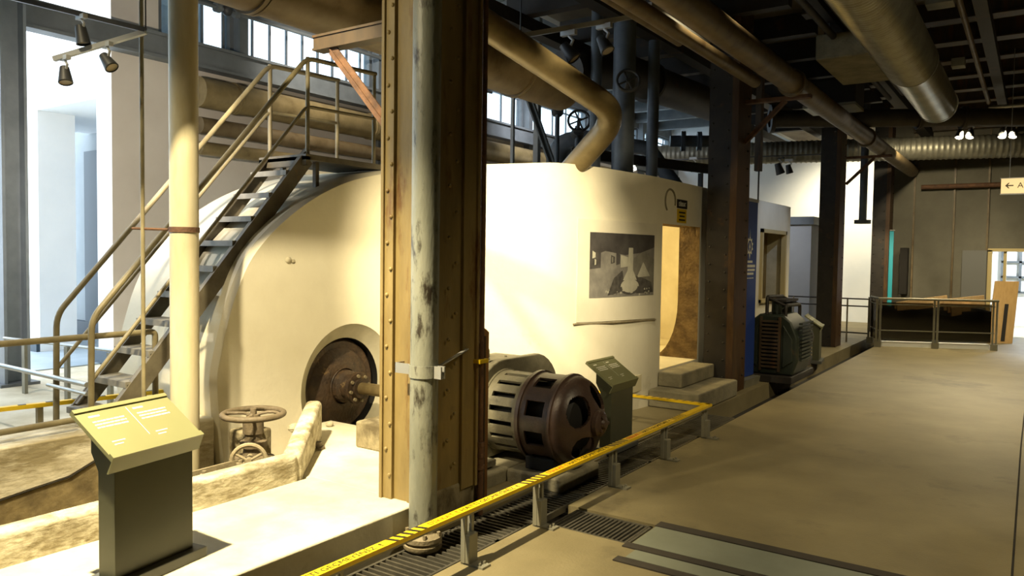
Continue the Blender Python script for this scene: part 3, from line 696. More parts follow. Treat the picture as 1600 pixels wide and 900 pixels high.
# ================================================================== YELLOW BARRIER RAIL
def barrier_post(loc, label, rz=0):
    t = thing('barrier_post', label, 'barrier post', loc, rz, 'posts of the low tape barrier')
    c = new(); c.box((-.02,-.03,.15),(.03,.022,.28)); c.box((-.02,.03,.15),(.03,.022,.28)); c.build('uprights', 'grey_post', t, local=True, bevel=.002)
    c = new(); c.box((.0,0,.085),(.05,.075,.17)); c.build('sleeve', 'grey_post', t, local=True, bevel=.003)
    c = new(); c.box((.04,0,.006),(.15,.075,.012)); 
    for y in (-.02,.02): c.cyl((.08,y,.012),(.08,y,.026),.01,n=6)
    c.build('base_plate', 'grey_post', t, local=True)
    return t
bp0 = barrier_post((-2.52,3.32,0),'grey barrier post beside the flange of the flaking pipe')
for (y,l) in ((4.05,'grey barrier post at the end of the cross trench grate'),(5.08,'grey barrier post in front of the motor end bell'),(6.03,'grey barrier post before the dark information stand'),(6.98,'grey barrier post at the far corner of the yellow tape'),(2.35,'grey barrier post mostly hidden under the nearest tape letters')):
    dup(bp0,(-2.52,y,0),0,l)
dup(bp0,(-3.45,7.05,0),PI/2,'grey barrier post of the short tape branch by the casing wall')
t = thing('barrier_rail', 'low rail wrapped in yellow warning tape with black and orange lettering', 'barrier rail', (-2.52,4,.3))
TZ = .318
c = new(); c.b2((-2.547,1.0,.285),(-2.493,7.04,TZ-.004)); c.b2((-3.69,7.0,.285),(-2.55,7.04,TZ-.004)); c.build('rail', 'grey_post', t)
c = new(); c.b2((-2.549,1.0,.296),(-2.491,7.045,TZ)); c.b2((-3.68,6.998,.296),(-2.5,7.05,TZ)); c.build('tape', 'yellow', t)
z = TZ+.0006
for base in (1.52,2.68,3.835,4.99,6.145):
    for k in range(5):
        y = base+k*.052
        if y > 6.98: break
        new().add([(-2.549,y,z),(-2.491,y+.018,z),(-2.491,y+.042,z),(-2.549,y+.024,z),(-2.549,y,z-.01),(-2.491,y+.018,z-.01),(-2.491,y+.042,z-.01),(-2.549,y+.024,z-.01)],[(0,1,2,3),(4,5,6,7)]).build('stripe','black',t)
    if base < 6:
        for (wd,m_,o_,w_) in (('DİKKAT','orange',.285,.2),('!','orange',.505,.014),('HATTI','black',.55,.155),('GEÇMEYİNİZ','black',.73,.33),('!','black',1.085,.014)):
            c = new(); put_text(c,wd,.046,(-2.504,base+o_,z),(0,1,0),(-1,0,0),w_); c.build('lettering',m_,t)
for k in range(14):
    x = -3.66+k*.08
    new().add([(x,6.998,z),(x+.018,7.05,z),(x+.035,7.05,z),(x+.017,6.998,z)],[(0,1,2,3)]).build('stripe','black',t)

# second tape barrier on the landing behind the pit
t = thing('barrier_rail', 'low yellow taped rail on the pale landing behind the pit railing', 'barrier rail', (-6.1,2.5,.5))
c = new(); c.bar((-6.32,1.4,.54),(-5.9,3.6,.54),.05,.03); c.build('tape', 'yellow', t)
for k in range(12):
    p = V((-6.32,1.4,.556)).lerp(V((-5.9,3.6,.556)),.05+k*.08); new().bar(p,p+V((.012,.05,0)),.03,.002).build('stripe','black',t)
for (x,y,l) in ((-6.25,1.75,'short khaki tape post on the landing at the left edge'),(-6.07,2.7,'short khaki tape post on the landing behind the pit rail'),(-5.93,3.42,'short khaki tape post on the landing under the stair')):
    tag(new().b2((x-.02,y-.02,.25),(x+.02,y+.02,.53)).build('tape_post','khaki',bevel=.003), l, 'barrier post', 'tape posts on the landing')
# low metal rail further back
t = thing('low_railing', 'thin pale low railing on the landing in front of the blue floor', 'railing', (-7.6,3.6,.25))
c = new(); c.tube([(-8.6,3.5,.79),(-6.72,3.68,.79)],.014,8); c.build('rail', 'silver', t)
for x in (-8.3,-7.5,-6.78): new().b2((x-.03,3.57+.03*(x+7.5),.25),(x+.03,3.6+.03*(x+7.5),.78)).build('post','grey_post',t)

# ================================================================== PIPE RAILING AT THE PIT
t = thing('pipe_railing', 'khaki pipe railing along the pit wall, ending beside the cream pipe column', 'railing', (-5.45,2.2,.44))
c = new(); c.tube(rounded([(-5.45,.4,1.08),(-5.45,3.24,1.09),(-5.45,3.24,.3)],.04,5),.022,12); c.build('top_rail', 'khaki', t)
c = new(); c.tube([(-5.45,.4,.5),(-5.45,2.66,.52)],.022,12); c.build('lower_rail', 'khaki', t)
t = thing('cross_railing', 'pale double rail running from the left edge to the stair newel', 'railing', (-6.5,2.7,.7))
c = new(); c.tube([(-8.2,2.7,.79),(-5.38,2.7,.765)],.018,10); c.build('top_rail', 'silver', t)
c = new(); c.tube([(-5.85,2.66,.72),(-5.38,2.7,.70)],.014,10); c.build('lower_rail', 'silver', t)

# ================================================================== STAIR
t = thing('steel_stair', 'steep steel stair climbing over the casing shoulder with pipe handrails', 'stair', (-5.6,3.0,.25))
A0 = (2.62,.2); A1 = (4.62,2.53)
def sp(x, k, off=0): return V((x, A0[0]+(A1[0]-A0[0])*k, A0[1]+(A1[1]-A0[1])*k+off))
for x in (-5.36,-5.86):
    c = new(); c.bar(sp(x,.115),sp(x,1.0),.016,.13); c.bar(sp(x,.115,.085)+V((-.02 if x>-5.5 else .02,0,0)),sp(x,1.0,.085)+V((-.02 if x>-5.5 else .02,0,0)),.05,.012); c.build('stringer', 'stair', t)
for k in range(10):
    u = .129+.089*k; p = sp(-5.61,u)
    c = new(); c.box(p+V((0,.02,.03)),(.48,.2,.022)); c.box(p+V((0,-.085,.018)),(.48,.012,.045)); c.build('tread', 'tread', t)
ht = 2.56
c = new(); c.b2((-5.94,4.55,ht-.1),(-5.30,4.6,ht-.02)); c.b2((-5.94,4.55,ht-.05),(-5.30,5.5,ht)); c.build('platform', 'stair', t)
c = new(); 
for (x,y) in ((-5.4,4.75),(-5.85,4.75)): c.b2((x-.02,y-.02,2.2),(x+.02,y+.02,ht))
c.build('platform_leg', 'stair', t)
def rail(x, ybase):
    c = new()
    lo = V((x,ybase,.43)); 
    c.tube(rounded([lo,(x,ybase+.01,1.22),(x,4.6,3.40),(x,5.45,3.43)],.09,5),.021,12)
    return c
rail(-5.35,2.71).build('handrail', 'khaki', t); rail(-5.86,2.72).build('handrail', 'khaki', t)
c = new(); c.tube(rounded([(-5.35,2.72,.80),(-5.35,4.6,2.98),(-5.35,5.45,3.0)],.06,4),.015,10); c.build('mid_rail', 'khaki', t)
c = new(); c.tube(rounded([(-5.86,2.72,.82),(-5.86,4.6,2.98),(-5.86,5.45,3.0)],.06,4),.015,10); c.build('mid_rail', 'khaki', t)
for (x,y) in ((-5.35,4.61),(-5.86,4.61),(-5.35,5.43),(-5.86,5.43)):
    new().cyl((x,y,ht-.05),(x,y,3.41),.019,n=12).build('post','khaki',t)
t = thing('floor_lamp_box', 'small dark box with round lens tucked under the stair', 'lamp box', (-6.6,3.95,.25))
new().b2((-6.72,3.85,.25),(-6.5,4.05,.56)).build('box','dark_int',t,bevel=.005)
c = new(); c.lathe([(0,.0),(.06,0),(.06,.05),(.045,.05),(.04,.04),(0,.04)],(-6.6,3.93,.63),(.5,-.75,.3),16); c.tube([(-6.6,3.95,.56),(-6.6,3.95,.62)],.02,8); c.build('lens','silver',t)
# ================================================================== WALL PHOTO, LABELS, BANNER
def wall_at(s):      # point on the bulging wall at plan parameter s (0..1), nearest sample
    i = s*(len(pc)-1); k = min(int(i), len(pc)-2); u = i-k
    return V((pc[k][0]*(1-u)+pc[k+1][0]*u, pc[k][1]*(1-u)+pc[k+1][1]*u, 0))
def wall_x(y):
    for (x0,y0),(x1,y1) in zip(pc,pc[1:]):
        if y0 <= y <= y1: return x0+(x1-x0)*(y-y0)/(y1-y0)
    return -3.6
PA = V((wall_x(6.9)+.022,6.9,0)); PB = V((wall_x(8.12)+.022,8.12,0))
PX = (PB-PA).normalized(); PN = V((PX.y,-PX.x,0)); PW = (PB-PA).length
def P3(u, z, h): return PA+PX*u+V((0,0,z))+PN*h
t = thing('photo_board', 'off-white board with a grey photograph of a vaulted interior on the casing wall', 'photo board', tuple(PA))
c = new(); rows = []
for k in range(9):
    y = 6.74+1.45*k/8; rows.append([(wall_x(y)+.010,y,1.03-.03*k/8),(wall_x(y)+.010,y,2.075)])
c.grid(rows); c.build('board', 'board', t, solid=.012)
U0,U1,Z0,Z1 = 0,PW,1.27,1.945

c = new(); W_,H_ = U1-U0, Z1-Z0
def pq(pts, mi, h):
    c.cur = mi; c.poly([(U0+W_*x, Z0+H_*y, h) for x,y in pts])
pq([(0,0),(1,0),(1,1),(0,1)],0,.0072)
pq([(0,.62),(.2,.72),(.5,.66),(.75,.7),(1,.8),(1,1),(0,1)],1,0.0077)
pq([(0,.04),(.3,.05),(.42,.3),(.3,.5),(.12,.46),(0,.42)],0,0.0078)
pq([(.55,.05),(1,.05),(1,.6),(.8,.72),(.65,.62),(.6,.4)],2,0.0079)
for (x0,y0,x1,y1,m_) in ((.0,.44,.14,.74,1),(.02,.48,.1,.72,4),(.03,.6,.07,.72,3),(.06,.5,.09,.6,3),(.28,.52,.34,.66,4),(.36,.5,.42,.7,1),(.30,.54,.33,.63,3),(.43,.46,.55,.66,3)):
    pq([(x0,y0),(x1,y0+.02),(x1,y1-.03),(x0,y1)],m_,0.0082+.0001*m_)
pq([(.24,.03),(.33,.3),(.46,.42),(.5,.2),(.46,.08)],4,0.0088)
pq([(.62,.34),(.78,.3),(.95,.22),(.98,.05),(.7,.04)],4,0.0088)
pq([(.7,.3),(.8,.55),(.92,.32)],3,0.0089)
ell = [(.585+.15*math.cos(a),.16+.12*math.sin(a)) for a in [2*PI*i/24 for i in range(24)]]
pq(ell,3,0.0091)
ell = [(.585+.155*math.cos(a),.15+.125*math.sin(a)) for a in [PI+PI*i/14 for i in range(15)]]
pq(ell+[(.585+.13*math.cos(a),.16+.1*math.sin(a)) for a in [2*PI-PI*i/14 for i in range(15)]],4,0.0093)
pq([(.47,.26),(.545,.42),(.56,.78),(.63,.78),(.635,.42),(.70,.26)],3,0.0094)
ell = [(.6+.045*math.cos(a),.84+.06*math.sin(a)) for a in [2*PI*i/16 for i in range(16)]]
pq(ell,1,0.0095)
R_ = random.Random(3)
for i in range(26):
    x = R_.uniform(.2,.5) if i % 2 else R_.uniform(.66,.95); y = R_.uniform(.02,.12); d = R_.uniform(.006,.014)
    pq([(x-d,y-d*1.6),(x+d,y-d*1.2),(x+d*.7,y+d*1.5),(x-d*.8,y+d)],3 if i % 3 else 4,0.0096)
bmx = bmesh.new(); vv = [bmx.verts.new(p) for p in c.v]
for f_,m_ in zip(c.f,c.mi):
    q_ = bmx.faces.new([vv[i] for i in f_]); q_.material_index = m_
for k in range(1,12): bmesh.ops.bisect_plane(bmx, geom=list(bmx.verts)+list(bmx.edges)+list(bmx.faces), plane_co=(U0+W_*k/12,0,0), plane_no=(1,0,0), dist=1e-6)
bmx.verts.index_update(); c = new()
for v_ in bmx.verts:
    y_ = 6.9+1.22*v_.co.x/PW; c.v.append(V((wall_x(y_)+.0045+v_.co.z, y_, v_.co.y)))
for f_ in bmx.faces: c.f.append(tuple(v_.index for v_ in f_.verts)); c.mi.append(f_.material_index)
bmx.free()
c.build('photograph', ['photo_grey','photo_dark','photo_mid','photo_light','photo_black'], t)
c = new(); c.bar((wall_x(6.7)+.012,6.7,1.015),(wall_x(7.3)+.012,7.3,1.0),.02,.014); c.bar((wall_x(7.3)+.012,7.3,1.0),(wall_x(8.19)+.012,8.19,.985),.02,.012); c.build('lower_ledge', 'iron_pale', t)

t = thing('warning_label', 'small yellow warning label with black header above the casing doorway', 'warning label', (-3.6,8.95,2.25))
c = new(); c.b2((-3.6,8.78,2.12),(-3.594,9.07,2.285)); c.build('plate', 'warn', t)
c = new(); c.b2((-3.6,8.77,2.295),(-3.594,9.09,2.40)); hd = c.build('header', 'black', t)
c = new(); put_text(c,'DİKKAT',.07,(-3.5935,8.93,2.32),(0,1,0),(0,0,1),.22,'CENTER'); c.build('lettering', 'print', hd)
c = new()
for k in range(3): c.b2((-3.5945,8.83+.02*(k%2),2.145+.045*k),(-3.5925,9.03-.02*(k%2),2.165+.045*k))
c.build('label_lines', 'black', t)
c = new(); rr = [( -3.596, 8.56+.15*math.cos(a), 2.36+.14*math.sin(a)) for a in [PI*i/16-.3 for i in range(23)]]
c.tube(rr,.012,6); c.build('old_stain', 'dim_concrete', t)

t = thing('roll_up_banner', 'tall blue standing banner with white gear emblem beside the second column', 'banner', (-3.15,10.2,0))
BA = V((-3.17,9.93,0)); BX = V((.02,.56,0)).normalized(); BN = V((1,-.03,0)).normalized()
def B3(u, z, h=0): return BA+BX*u+V((0,0,z))+BN*h
c = new(); c.prism([B3(0,.12),B3(.56,.12),B3(.56,2.46),B3(0,2.46)],BN*.006); sheet = c.build('sheet', 'blue', t)
c = new(); c.prism([B3(-.01,.0,-.08),B3(.57,.0,-.08),B3(.57,.11,-.06),B3(-.01,.11,-.06)],BN*.16); c.build('base', 'grey_post', t)
c = new(); c.prism([B3(-.01,2.45,-.01),B3(.57,2.45,-.01),B3(.57,2.49,-.01),B3(-.01,2.49,-.01)],BN*.025); c.build('top_bar', 'silver', t)
c = new(); ec = (.28,1.86)
def BE(x, z): return B3(ec[0]+x, ec[1]+z, .008)
nn_ = 24; R1,R2 = .095,.075
c.grid([[BE(R1*math.cos(2*PI*i/nn_),R1*1.05*math.sin(2*PI*i/nn_)) for i in range(nn_+1)],[BE(R2*math.cos(2*PI*i/nn_),R2*1.05*math.sin(2*PI*i/nn_)) for i in range(nn_+1)]])
for i in range(10):
    a = 2*PI*i/10+.3; u = V((math.cos(a),math.sin(a))); w2 = V((-u.y,u.x))
    c.poly([BE(*(u*.09+w2*.018)),BE(*(u*.125+w2*.012)),BE(*(u*.125-w2*.012)),BE(*(u*.09-w2*.018))])
c.poly([BE(-.03,-.02),BE(0,.06),BE(.03,-.02),BE(.012,-.02),BE(.012,-.1),BE(-.012,-.1),BE(-.012,-.02)])
c.poly([BE(-.006,.12),BE(.006,.12),BE(0,.24)]); c.poly([BE(-.02,-.11),BE(.02,-.11),BE(0,-.18)])
c.build('emblem', 'print', sheet)
c = new()
for (z,a,b_,h) in ((1.64,.16,.4,.03),(1.58,.05,.5,.035),(1.53,.12,.5,.03),(1.48,.12,.45,.03),(1.43,.16,.46,.012)):
    x = a
    while x < b_:
        q = R_.uniform(.025,.045); c.poly([B3(x,z,.008),B3(min(x+q,b_),z,.008),B3(min(x+q,b_),z+h,.008),B3(x,z+h,.008)]); x += q+.01
c.build('print_lines', 'print', sheet)

# steps to the casing door
c = new(); c.b2((-3.595,8.05,0),(-3.0,9.38,.2)); c.b2((-3.595,8.3,.2),(-3.3,9.38,.37)); tag(c.build('concrete_steps', 'dim_concrete', bevel=.02), 'dim grey concrete steps leading up to the casing doorway', 'steps')

# ================================================================== OTHER HALL COLUMNS
def hall_column(loc, label, w=.36, d=.5, band=None):
    t = thing('steel_column', label, 'steel column', loc, 0, 'dark riveted hall columns')
    c = new(); c.b2((-w/2,-d/2,0),(-w/2+.03,d/2,4.95)); c.b2((w/2-.03,-d/2,0),(w/2,d/2,4.95)); c.b2((-w/2,-.02,0),(w/2,.02,4.95)); c.build('web', 'steel_dark', t, local=True)
    c = new(); c.b2((-w/2,-d/2-.012,0),(w/2,-d/2,4.95)); c.build('face_plate', 'steel_dark', t, local=True)
    c = new(); c.b2((w/2-.07,-d/2-.02,0),(w/2+.012,-d/2-.004,4.95)); c.b2((w/2,-d/2,0),(w/2+.012,-d/2+.1,4.95)); c.b2((w/2-.005,-d/2+.1,0),(w/2+.008,d/2,4.95)); c.build('flange', 'rust_face', t, local=True)
    c = new(); z = .2
    while z < 4.9:
        c.sph((w/2-.11,-d/2-.014,z),.014,8,5); c.sph((-w/2+.05,-d/2-.014,z+.1),.014,8,5); c.sph((w/2+.014,d/2-.12,z),.014,8,5); z += .22
    c.build('rivets', 'steel_dark', t, local=True)
    return t
hc = hall_column((-3.28,9.68,0),'dark steel column with rusty edge between casing doorway and blue banner')
hc2 = dup(hc,(-3.36,16.05,0),0,'black steel column before the pale lit wall, behind the green machine')
hc3 = dup(hc,(-3.06,20.05,0),0,'distant ochre lit steel column beside the teal banner strip')
t = thing('teal_banner', 'narrow teal banner strip hanging beside the distant ochre column', 'banner', (-2.86,19.8,0))
new().b2((-2.9,19.86,.5),(-2.78,19.88,2.38)).build('sheet','teal',t); new().cyl((-2.92,19.87,2.40),(-2.76,19.87,2.40),.014,n=8).build('rod','silver',t)
c = new(); c.b2((-2.68,20.2,.9),(-2.52,20.49,2.0)); tag(c.build('wall_cabinet','dark_int',bevel=.01),'dark narrow cabinet on the far wall beside the teal strip','cabinet')

t = thing('steel_post', 'blue grey steel post with small white bracket at the left edge', 'post', (-8.98,3.72,.25))
c = new(); c.b2((-9.12,3.6,.25),(-8.84,3.63,5.74)); c.b2((-9.12,3.82,.25),(-8.84,3.85,5.74)); c.b2((-9.0,3.63,.25),(-8.96,3.82,5.74)); c.build('section','post_grey',t)
c = new(); c.b2((-9.18,3.54,.25),(-8.78,3.92,.28)); c.build('base_plate','beam_grey',t)
c = new(); c.prism([(-9.08,3.585,3.28),(-9.0,3.585,3.28),(-9.03,3.585,2.9),(-9.08,3.585,2.95)],(0,-.03,0)); c.build('bracket','silver',t)
# ================================================================== OVERHEAD PIPES
def pipe(name, pts, r, m, label, cat='pipe', joints=(), n=20, group=None):
    t = thing(name, label, cat, tuple(V(pts[0])), 0, group)
    new().tube(pts, r, n).build('pipe', m, t)
    for (p, ax, R) in joints:
        c = new(); p = V(p); ax = V(ax).normalized(); c.lathe([(r*.95,-.035),(R,-.035),(R,-.006),(R*.97,-.004),(R*.97,.004),(R,.006),(R,.035),(r*.95,.035)],p,ax,n)
        c.build('flange', m, t)
    return t
pipe('duct_pipe', [(-4.36,.8,3.545),(-4.36,7.3,3.545)], .255, 'brown_pipe', 'wide brown pipe over the bracket, running from the upper left behind the column', joints=[((-4.36,3.3,3.545),(0,1,0),.272),((-4.36,6.4,3.545),(0,1,0),.272)], n=36)
pp = [(-4.05,3.2,4.2),(-3.83,5.02,3.62)]
elb = bend((-3.83,5.02,3.62),(-3.36,6.72,3.06),(-4.15,6.86,2.40),.30,10)
pipe('steam_pipe', pp[:1]+[(-3.83,5.02,3.62)]+elb+[(-4.15,6.86,2.40)], .12, 'dusty_pipe', 'bright dusty pipe sloping down to an elbow and into the casing top', n=28)
pipe('overhead_pipe', [(-2.5,3.5,3.82),(-2.5,20.3,3.80)], .135, 'brown_pipe', 'thick dull pipe running far down the hall above the dark columns', joints=[((-2.5,9.55,3.81),(0,1,0),.165),((-2.5,14.4,3.805),(0,1,0),.165)], n=28)
pipe('overhead_pipe', [(-2.86,3.5,3.81),(-2.86,9.3,3.81)], .07, 'brown_pipe', 'slim brown pipe just below and left of the thick overhead pipe', n=18)
pipe('overhead_pipe', [(-3.05,3.5,3.87),(-3.05,7.4,3.87)], .05, 'brown_pipe', 'slimmest brown pipe, left of its slim neighbour, ending at the white track', n=14)
t = thing('strip_light', 'unlit pale strip light between two overhead brown pipes', 'strip light', (-2.98,7.1,4.0))
new().b2((-3.0,6.5,3.96),(-2.95,8.0,4.0)).build('tube','silver',t); c = new(); c.b2((-3.01,6.5,4.0),(-2.94,8.0,4.03)); c.b2((-2.98,6.6,4.03),(-2.97,6.61,4.95)); c.b2((-2.98,7.8,4.03),(-2.97,7.81,4.95)); c.build('housing','lamp',t)
# cross pipe with blank flange
a = V((-3.85,13.5,4.10)); b = V((-.2,15.4,4.10)); dd = (b-a).normalized()
pipe('cross_pipe', [a, b+dd*2.5], .15, 'dark_pipe', 'dark cross pipe with round end flange passing behind the hall column', joints=[(a,dd,.24),(a+dd*1.25,dd,.19),(a+dd*2.4,dd,.185),(a+dd*3.1,dd,.185)], n=28)
# corrugated ducts
def corrugated(name, p0, p1, r, step, m, label, amp=.012, n=32, smooth_to=None):
    p0 = V(p0); p1 = V(p1); L = (p1-p0).length; t = thing(name, label, 'air duct', tuple(p0))
    c = new(); prof = []; x = 0
    while x < L: prof += [(r,x),(r+amp,x+step*.2),(r+amp,x+step*.35),(r,x+step*.55)]; x += step
    c.lathe(prof,p0,(p1-p0),n); c.build('duct', m, t, angle=60)
    return t
sd = corrugated('spiral_duct', (-1.25,2.2,3.93), (-1.25,9.75,3.93), .262, .062, 'galv', 'large shiny spiral air duct hanging over the aisle')
c = new(); c.lathe([(.262,9.75-2.2),(.275,7.55),(.275,7.6),(.255,7.61),(.255,10.3),(.262,10.3),(.262,10.35),(.22,10.36),(0,10.36)],(-1.25,2.2,3.93),(0,1,0),32); c.build('smooth_end','galv',sd)
c = new()
for y in (4.5,8.2,11.4): c.cyl((-1.25,y,4.18),(-1.25,y,4.95),.006,n=6)
c.build('hanger','lamp',sd)
corrugated('far_duct', (-7.9,17.6,4.17), (1.6,20.12,4.17), .25, .11, 'galv_far', 'long corrugated duct crossing the far end of the hall', n=24)
pipe('rear_pipe', [(-4.85,8.2,3.95),(-4.8,9.4,4.22),(-4.6,13.6,4.3)], .26, 'dark_pipe', 'big dark rusty pipe behind the bright elbow, running to the second column', joints=[((-4.76,10.4,4.24),(.05,1,0),.3)], n=26)
for (x,y,r,m,l) in ((-4.2,8.5,.135,'blue_pipe','thickest blue grey upright pipe on the casing roof behind the elbow'),(-4.2,9.36,.075,'blue_pipe','slim upright dark pipe on the casing roof nearest the second column'),(-4.5,8.35,.07,'blue_pipe','slim upright dark pipe on the casing roof just behind the bright elbow')):
    pipe('upright_pipe', [(x,y,2.6),(x,y,4.95)], r, m, l, n=22, group='upright pipes on the casing roof')
t = thing('roof_beam', 'dark horizontal steel beam above the casing roof behind the upright pipes', 'steel beam', (-4.45,8.1,2.95))
c = new(); c.bar((-4.8,8.3,2.92),(-3.95,11.4,2.95),.06,.012); c.bar((-4.8,8.3,3.04),(-3.95,11.4,3.07),.06,.012); c.bar((-4.8,8.3,2.98),(-3.95,11.4,3.01),.012,.12); c.build('flanges','steel_dark',t)
c = new(); 
for p in ((-4.76,8.45),(-4.1,10.86)): c.b2((p[0]-.03,p[1]-.03,2.6),(p[0]+.03,p[1]+.03,2.93))
c.build('stub_legs','steel_dark',t)
# green-grey elbow pipes and flanged cluster behind the roof
e = [(-4.9,11.6,3.55),(-4.35,11.9,3.55)]+bend((-4.35,11.9,3.55),(-4.0,12.1,3.55),(-4.0,12.1,3.1),.3,6)+[(-4.0,12.1,2.6)]
pipe('elbow_pipe', e, .09, 'blue_pipe', 'grey elbow pipe with flange dropping onto the casing roof beside the second column', joints=[((-4.5,11.82,3.55),(.9,.43,0),.15),((-4.72,11.7,3.55),(.9,.43,0),.16)])
pipe('elbow_pipe', [(-5.9,11.9,3.6),(-5.4,11.9,3.5),(-4.75,12.1,2.55)], .13, 'blue_pipe', 'grey slanting pipe running down to the casing roof behind the dark beam')
pipe('elbow_pipe', [(-6.4,10.6,2.6)]+bend((-6.4,10.6,2.6),(-6.4,10.6,3.5),(-5.3,11.1,3.55),.3,6)+[(-5.3,11.1,3.55)], .17, 'blue_pipe', 'short grey flanged pipe length behind the slim upright pipe', joints=[((-5.5,11.0,3.54),(1.1,.5,.05),.22)])
# left wall pipes
pipe('wall_duct', [(-9.15,6.05,3.78),(-9.15,22,3.78)], .2, 'dusty_pipe', 'thick dusty duct under the grey lintel along the left wall', joints=[((-9.15,y,3.78),(0,1,0),.215) for y in (6.6,9.2,12,15)], n=26)
pipe('wall_duct', [(-9.2,6.1,3.06),(-9.2,22,3.2)], .09, 'dusty_pipe', 'slim shiny pipe low on the left wall behind the stair', n=18)
pipe('wall_duct', [(-9.2,6.1,3.36),(-9.2,22,3.4)], .11, 'brown_pipe', 'middle brown pipe on the left wall between duct and shiny pipe', n=18)
wp_ = pipe('window_pipe', [(-9.3,5.8,5.0),(-9.3,12.8,5.0)], .028, 'beam_grey', 'thin dark pipe with valve crossing in front of the clerestory glass', joints=[((-9.3,6.45,5.0),(0,1,0),.07),((-9.3,6.75,5.0),(0,1,0),.07)])
c = new(); c.sph((-9.3,6.6,5.0),.075,12,8); c.cyl((-9.3,6.6,5.0),(-9.3,6.6,5.16),.02,n=8); c.torus((-9.3,6.6,5.16),(0,0,1),.06,.01,16,6); c.build('valve','lamp',wp_)
# blue braces and valve wheels before the right hand windows
t = thing('steel_brace', 'blue grey diagonal steel brace before the bright windows right of the column', 'brace', (-6.1,9.4,2.6))
c = new(); c.bar((-6.15,9.1,4.35),(-5.95,10.05,2.62),.13,.03); c.bar((-6.15,9.08,4.35),(-5.95,10.03,2.62),.03,.1); c.build('brace','beam_grey',t)
for (x,y,w_,l) in ((-6.85,10.0,.05,'thin blue grey post left of the diagonal brace'),(-6.78,10.6,.09,'wider blue grey post standing right behind the thin one')):
    tag(new().b2((x-w_/2,y-w_/2,0),(x+w_/2,y+w_/2,5.74)).build('window_post','beam_grey'), l, 'post')
for (p,R,l) in (((-5.48,9.09,3.86),.17,'dark hand wheel under the bright sloping pipe, left one before the windows'),((-4.99,8.81,3.46),.14,'dark hand wheel beside the inner bend of the bright elbow'),((-3.97,8.14,3.73),.13,'dark hand wheel beside the thick upright pipe high up')):
    t = thing('wheel_valve', l, 'valve', p)
    c = new(); p = V(p); ax = V((.5,-.8,.2)).normalized(); c.torus(p,ax,R,.018,26,8); c.build('rim','lamp',t)
    c = new(); x = ax.cross(V((0,0,1))).normalized(); y = ax.cross(x)
    for i in range(4):
        a = i*PI/2+.4; c.cyl(p,p+(x*math.cos(a)+y*math.sin(a))*R,.012,n=6)
    c.cyl(p-ax*.35,p+ax*.03,.025,n=10); c.build('spokes','lamp',t)
    c = new(); c.lathe([(0,-.5),(.09,-.5),(.09,-.46),(.06,-.42),(.06,-.36),(0,-.35)],p,ax,14); c.build('gland','lamp',t)
    if p.x > -4.5: continue
    c = new(); q = p-ax*.45; c.cyl((q.x,q.y,2.6),q+V((0,0,.1)),.035,n=10); c.build('pipe','blue_pipe',t)
# hanging channel by the second column, hanging cable pole
t = thing('hanging_channel', 'rusty hanging steel channel with thin rod below, beside the second column', 'hanger', (-3.29,10.95,2.9))
new().b2((-3.33,10.88,2.93),(-3.25,11.0,4.95)).build('channel','col_dark',t); new().cyl((-3.28,10.94,2.5),(-3.28,10.94,2.93),.012,n=8).build('rod','lamp',t)
pipe('drop_pipe', [(-2.79,16.0,2.41),(-2.79,16.0,4.95)], .07, 'blue_pipe', 'blue grey drop pipe with end flange hanging before the pale lit wall', joints=[((-2.79,16.0,2.43),(0,0,1),.15)])
for (y,l) in ((9.68,'brown gusset brace under the thick pipe at its first joint'),(15.9,'brown gusset brace under the thick pipe at its second joint')):
    t = thing('pipe_bracket', l, 'bracket', (-2.85,y,3.5))
    c = new(); c.bar((-3.09,y,3.15),(-2.6,y,3.63),.06,.05); c.b2((-3.09,y-.05,3.63),(-2.3,y+.05,3.675)); c.build('brace','rust',t)

# ================================================================== CEILING STRUCTURE
for i in range(15):
    y = 4.2+i*1.15
    b = new(); b.b2((-2.5,y,4.72),(5.8,y+.12,4.95)); b.b2((-2.5,y-.06,4.70),(5.8,y+.18,4.72)); o = struct('ceiling_joist', b, 'col_dark')
for (x,w_) in ((-2.2,.2),(-.62,.14),(1.1,.2)):
    b = new(); b.b2((x-w_/2,-4,4.55),(x+w_/2,20.5,4.70)); struct('ceiling_girder', b, 'steel_dark')
for i in range(12):
    y = 5.0+i*1.5
    b = new(); b.b2((-9.5,y,5.48),(-3.5 if False else -5.72,y+.14,5.75)); struct('ceiling_joist', b, 'beam_grey')
for i in range(11):
    y = 5.4+i*1.3
    b = new(); b.b2((-5.6,y,4.66),(-2.5,y+.16,4.95)); struct('ceiling_joist', b, 'steel_dark')
for x in (-5.4,-4.2,-3.3):
    b = new(); b.b2((x-.09,3.0,4.5),(x+.09,20.5,4.66)); struct('ceiling_girder', b, 'steel_dark')
pipe('ceiling_pipe', [(-.78,4,4.5),(-.8,16.0,4.5)], .035, 'brown_pipe', 'thin brown ceiling pipe right of the large spiral duct', n=12)
pipe('ceiling_pipe', [(-.8,16.05,4.42),(3.5,16.05,4.42)], .03, 'silver', 'thin pale rod across the ceiling at the right edge', n=10)
pipe('ceiling_pipe', [(-1.9,4,4.42),(-1.9,14.0,4.42)], .04, 'steel_dark', 'thin dark ceiling pipe just left of the large spiral duct', n=12)
pipe('ceiling_pipe', [(-2.1,4,4.36),(-2.1,14.0,4.36)], .04, 'steel_dark', 'second thin dark ceiling pipe farther left from the spiral duct', n=12)
t = thing('junction_box', 'grey boxes on the ceiling near the end of the spiral duct', 'junction box', (-1.0,9.4,4.6)); new().b2((-1.08,9.3,4.42),(-.82,9.55,4.62)).build('box','grey_post',t); new().b2((-1.0,11.4,4.2),(-.85,11.6,4.3)).build('box','grey_post',t)
